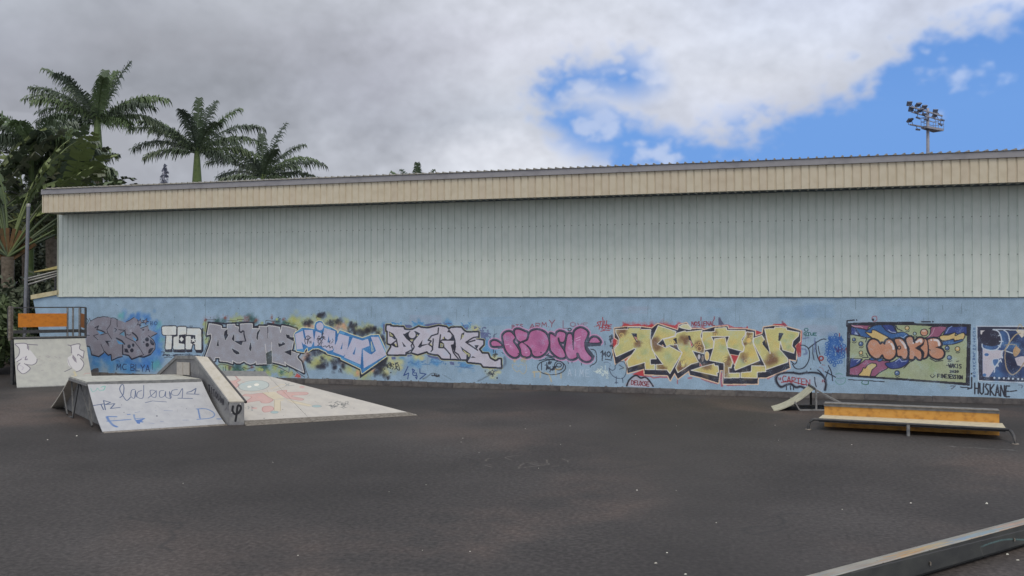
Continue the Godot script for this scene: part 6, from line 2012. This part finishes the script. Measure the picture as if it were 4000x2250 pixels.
	var r3 := at_depth(-120, 1158, 38.0)
	traveller_palm("fan_palm", "fan palm furthest from the hall, half out of the picture", Vector3(r3.x, 0, r3.z), 5.0, 22, 2.2, 3.2, 0.4, olive)
	var r4 := at_depth(105, 1158, 43.0)
	traveller_palm("fan_palm", "fan palm standing behind the one with rust orange bases", Vector3(r4.x, 0, r4.z), 5.6, 22, 2.2, 3.0, 0.0, olive)
	# dense trees and bushes behind the quarter pipe
	var dm := leaf_mat(rgb(70, 80, 62), 0.3)
	var dm2 := leaf_mat(rgb(78, 86, 64), 0.3)
	var dm3 := leaf_mat(rgb(76, 92, 58), 0.25)
	leafy_tree("leafy_bush", "dark leafy bush behind the quarter pipe and the grey pole", "bush", _flat(at_depth(70, 1158, 33.5)), 0.1, 3.4, 1.5, 5200, dm)
	leafy_tree("leafy_bush", "dark bush behind the slanted end of the blue wall", "bush", _flat(at_depth(190, 1158, 36.5)), 0.1, 3.2, 1.5, 4200, dm2)
	leafy_tree("leafy_bush", "low bush beside the quarter pipe, away from the hall", "bush", _flat(at_depth(-60, 1158, 31.0)), 0.1, 2.6, 1.3, 4200, dm3)
	leafy_tree("dense_tree", "dense dark tree filling the gap under the fan palms", "tree", _flat(at_depth(110, 1158, 46.0)), 1.0, 7.6, 2.6, 15000, dm, "dense dark trees behind the fan palms")
	leafy_tree("dense_tree", "dense dark tree beside the far house behind the hall", "tree", _flat(at_depth(250, 1158, 52.0)), 1.0, 7.2, 2.6, 13000, dm2, "dense dark trees behind the fan palms")
	leafy_tree("dense_tree", "dense dark tree at the outer side of the fan palms", "tree", _flat(at_depth(-100, 1158, 46.0)), 1.0, 8.0, 3.0, 16000, dm, "dense dark trees behind the fan palms")

func _flat(v: Vector3) -> Vector3:
	return Vector3(v.x, 0, v.z)

func make_far_things() -> void:
	# grey house behind the trees
	var h := thing("far_house", "grey house with a pale sill showing behind the palms", "house", _flat(at_depth(175, 1158, 66.0)))
	var st := begin()
	box(st, Vector3(-1.6, 0, -3), Vector3(3.5, 6.4, 0))
	obj("wall", st, mottled([rgb(120, 124, 138), rgb(142, 146, 158)], 0.3, 111, 0.8), h)
	st = begin()
	slab(st, [Vector3(-2.0, 6.3, 0.4), Vector3(3.9, 6.3, 0.4), Vector3(0.9, 8.6, -1.4)], Vector3(0, 0, 0.01))
	slab(st, [Vector3(-2.0, 6.3, 0.4), Vector3(3.9, 6.3, 0.4), Vector3(3.0, 8.2, -1.6), Vector3(-0.8, 8.2, -1.6)], Vector3(0, -0.12, 0))
	obj("roof", st, mottled([rgb(98, 102, 116), rgb(122, 126, 138)], 0.3, 112, 0.7), h)
	for x in [-0.2, 1.7]:
		st = begin()
		box(st, Vector3(x, 2.6, 0.001), Vector3(x + 1.2, 4.3, 0.03))
		var w := obj("window", st, plain(rgb(52, 58, 72), 0.2), h)
		st = begin()
		box(st, Vector3(x - 0.12, 4.32, 0.002), Vector3(x + 1.32, 4.42, 0.10))
		obj("lintel", st, plain(rgb(190, 192, 198), 0.6), w)
	# grey pole by the end of the hall
	var pole := thing("steel_pole", "slim grey steel pole standing behind the quarter pipe", "pole", _flat(at_depth(92, 1158, 30.6)))
	st = begin()
	var top := at_depth(111, 800, 30.9) - pole.position
	tube(st, [Vector3.ZERO, top], 0.055, 10)
	obj("shaft", st, mottled([rgb(110, 114, 124), rgb(134, 138, 148)], 0.6, 113, 0.5, 0.2), pole)
	st = begin()
	lathe(st, Vector3.ZERO, [[0.0, 0.02], [0.16, 0.02], [0.16, 0.0]], 8)
	obj("base_plate", st, steel, pole)
	st = begin()
	lathe(st, top, [[0.0, 0.05], [0.065, 0.03], [0.065, -0.08]], 10)
	obj("cap", st, steel, pole)
	# rails and yellow canopy edge beside the hall
	var c := thing("side_canopy", "yellow edged canopy on three steel rails at the end of the hall", "canopy", _flat(at_depth(160, 1158, 31.4)))
	for e in [[93, 1092, 222, 1060], [95, 1101, 222, 1070], [108, 1112, 222, 1078]]:
		st = begin()
		tube(st, [at_depth(e[0], e[1], 31.0), at_depth(e[2], e[3], 31.6)], 0.032, 8)
		part("rail", st, steel, c)
	st = begin()
	var a := at_depth(133, 1064, 31.4)
	var b := at_depth(224, 1050, 31.6)
	slab(st, [a, b, b + Vector3(0, 0.10, 0), a + Vector3(0, 0.03, 0)], Vector3(0.1, 0.05, -1.4))
	part("sheet", st, mottled([rgb(170, 160, 104), rgb(196, 186, 130)], 0.7, 114, 0.6), c)
	for e in [[112, 1112], [216, 1086]]:
		st = begin()
		var p := at_depth(e[0], e[1], 31.5)
		bar(st, Vector3(p.x, 0, p.z), p, 0.05, 0.05)
		part("post", st, dark_steel, c)
	# aerial behind the roof
	var ae := thing("aerial", "thin aerial mast showing above the roof between two palms", "aerial", _flat(at_depth(850, 1158, 90.0)))
	st = begin()
	tube(st, [Vector3.ZERO, Vector3(0, 14.9, 0)], 0.04, 6, 0.015)
	obj("mast", st, dark_steel, ae)
	st = begin()
	tube(st, [Vector3(-0.35, 14.0, 0), Vector3(0.35, 14.0, 0)], 0.015, 5)
	obj("crossbar", st, dark_steel, ae)
	flood_mast("stadium floodlight mast with a railed platform against the blue sky", at_depth(3627, 1158, 113.0), 0.0)
	flood_mast("distant floodlight mast showing between two royal palms", at_depth(638, 1158, 166.0), 1.25)

func flood_mast(label: String, at: Vector3, turn: float) -> void:
	var t := thing("floodlight_mast", label, "floodlight", _flat(at), turn, "floodlight masts behind the hall")
	var met := mottled([rgb(136, 140, 156), rgb(160, 164, 178)], 0.3, 121, 0.5, 0.1)
	var dk := plain(rgb(100, 106, 124), 0.5, 0.2)
	var st := begin()
	lathe(st, Vector3.ZERO, [[0.45, 0], [0.2, 19.0], [0.17, 25.7], [0.0, 25.75]], 12)
	obj("pole", st, met, t)
	# platform, turned a little
	var e1 := Vector3(0.83, 0, -0.55)
	var e2 := Vector3(0.55, 0, 0.83)
	st = begin()
	var y := 23.1
	var cn := [-e1 * 1.1 - e2 * 0.2, e1 * 2.6 - e2 * 0.9, e1 * 2.6 + e2 * 0.5, -e1 * 1.1 + e2 * 0.6]
	var lo := []
	for v in cn: lo.append(v + Vector3(0, y, 0))
	slab(st, lo, Vector3(0, 0.28, 0))
	obj("platform", st, met, t)
	for i in 4:
		for yy in [0.85, 1.35]:
			st = begin()
			var p: Vector3 = cn[i]
			var q: Vector3 = cn[(i + 1) % 4]
			tube(st, [p + Vector3(0, y + yy, 0), q + Vector3(0, y + yy, 0)], 0.035, 5)
			obj("guard_rail", st, met, t)
		for k in 2:
			st = begin()
			var p2: Vector3 = cn[i].lerp(cn[(i + 1) % 4], k * 0.5)
			tube(st, [p2 + Vector3(0, y + 0.2, 0), p2 + Vector3(0, y + 1.35, 0)], 0.03, 5)
			obj("rail_post", st, met, t)
	var arms := [[Vector3(-3.5, 25.2, 3.4), Vector3(2.8, 25.2, -2.2)], [Vector3(-3.1, 23.3, 2.2), Vector3(0, 23.3, 0)]]
	for a in arms:
		st = begin()
		bar(st, a[0], a[1], 0.16, 0.16)
		obj("arm", st, met, t)
	arms.append([Vector3(-3.2, 24.6, 3.1), Vector3(2.8, 24.6, -2.2)])
	st = begin()
	bar(st, arms[2][0], arms[2][1], 0.12, 0.12)
	obj("arm", st, met, t)
	var spots := []
	for k in 4: spots.append([arms[2][0].lerp(arms[2][1], 0.03 + 0.12 * k), 0.0])
	for k in 2: spots.append([arms[2][0].lerp(arms[2][1], 0.8 + 0.15 * k), 0.0])
	for k in 5: spots.append([arms[0][0].lerp(arms[0][1], 0.02 + 0.11 * k), 0.0])
	for k in 3: spots.append([arms[0][0].lerp(arms[0][1], 0.72 + 0.13 * k), 0.0])
	for k in 2: spots.append([arms[1][0].lerp(arms[1][1], 0.02 + 0.3 * k), 0.1])
	for i in spots.size():
		var s: Array = spots[i]
		var o := Node3D.new()
		o.name = "lamp"
		t.add_child(o, true)
		o.position = s[0]
		o.rotation = Vector3(-0.5 + 0.25 * (i % 3), 0.5 + 0.6 * (i % 2), 0.15)
		st = begin()
		var up := -1.0 if i % 2 else 1.0
		slab(st, [Vector3(-0.36, 0.28 * up, -0.2), Vector3(0.36, 0.28 * up, -0.2), Vector3(0.42, 0.62 * up, 0.22), Vector3(-0.42, 0.62 * up, 0.22)], Vector3(0, 0.16 * up, -0.12))
		obj("housing", st, dk, o)
		st = begin()
		bar(st, Vector3(-0.36, 0.0, 0), Vector3(-0.36, 0.42 * up, -0.06), 0.05, 0.05)
		bar(st, Vector3(0.36, 0.0, 0), Vector3(0.36, 0.42 * up, -0.06), 0.05, 0.05)
		bar(st, Vector3(-0.36, 0.0, 0), Vector3(0.36, 0.0, 0), 0.05, 0.05)
		obj("yoke", st, dk, o)
	st = begin()
	tube(st, [Vector3(0, 20.1, 0), Vector3(0.45, 20.1, 0), Vector3(0.6, 20.15, 0)], 0.05, 6)
	obj("bracket", st, dk, t)

func make_litter() -> void:
	var mats := [plain(rgb(196, 198, 190), 0.8), plain(rgb(176, 176, 168), 0.85), plain(rgb(208, 206, 200), 0.8)]
	var meshes := []
	for k in 4:
		var st := begin()
		var r := []
		for i in 6:
			var a := TAU * i / 6.0
			r.append(Vector3(cos(a) * rng.randf_range(0.7, 1.1), 0, sin(a) * rng.randf_range(0.45, 0.75)))
		var topv := Vector3(rng.randf_range(-0.2, 0.2), rng.randf_range(0.5, 0.8), 0)
		for i in 6:
			var j := (i + 1) % 6
			tri(st, r[i], r[j], topv + r[j] * 0.45); tri(st, r[i], topv + r[j] * 0.45, topv + r[i] * 0.45); tri(st, topv, topv + r[i] * 0.45, topv + r[j] * 0.45)
			tri(st, Vector3.ZERO, r[j], r[i])
		meshes.append(mesh(st))
	var spots := [[1664,1894,3],[2488,1915,5],[2562,2200,8],[2605,2159,6],[2678,2243,8],[1836,2154,4],[1650,2150,3],[2227,1664,3],[2642,1664,2.5],[1164,2170,5],[300,1703,5],[186,1718,4],[3558,1965,6],[3855,1967,9],[3935,2165,9],[3975,2188,8],[2052,1675,2.5],[1808,1712,3],[1801,1727,3],[2190,1736,2.5],[1871,1768,2.5],[2483,1697,2.5],[3290,1990,4],[3041,1720,3],[3327,1737,3.5],[3028,1661,3],[2104,1829,3],[2641,1916,3],[1520,1921,2.5],[715,1888,3],[1066,1806,3],[2798,2042,3.5]]
	for s in spots:
		var p := on_level(s[0], s[1])
		var o := obj(numbered("pebble"), meshes[rng.randi() % 4], mats[rng.randi() % 3])
		var size: float = s[2] * -p.z / FOCAL
		o.position = p
		o.scale = Vector3(size, size * 0.6, size)
		o.rotation.y = rng.randf_range(0, TAU)
		o.set_meta("label", "small pale pebble lying loose on the dark asphalt")
		o.set_meta("category", "pebble")
		o.set_meta("group", "pale pebbles scattered on the asphalt")

func _ready() -> void:
	rng.seed = 7
	make_light()
	make_ground()
	make_hall()
	ramp_materials()
	make_funbox()
	make_quarter_pipe()
	make_bench()
	make_kicker()
	make_near_ledge()
	make_plants()
	make_far_things()
	make_litter()
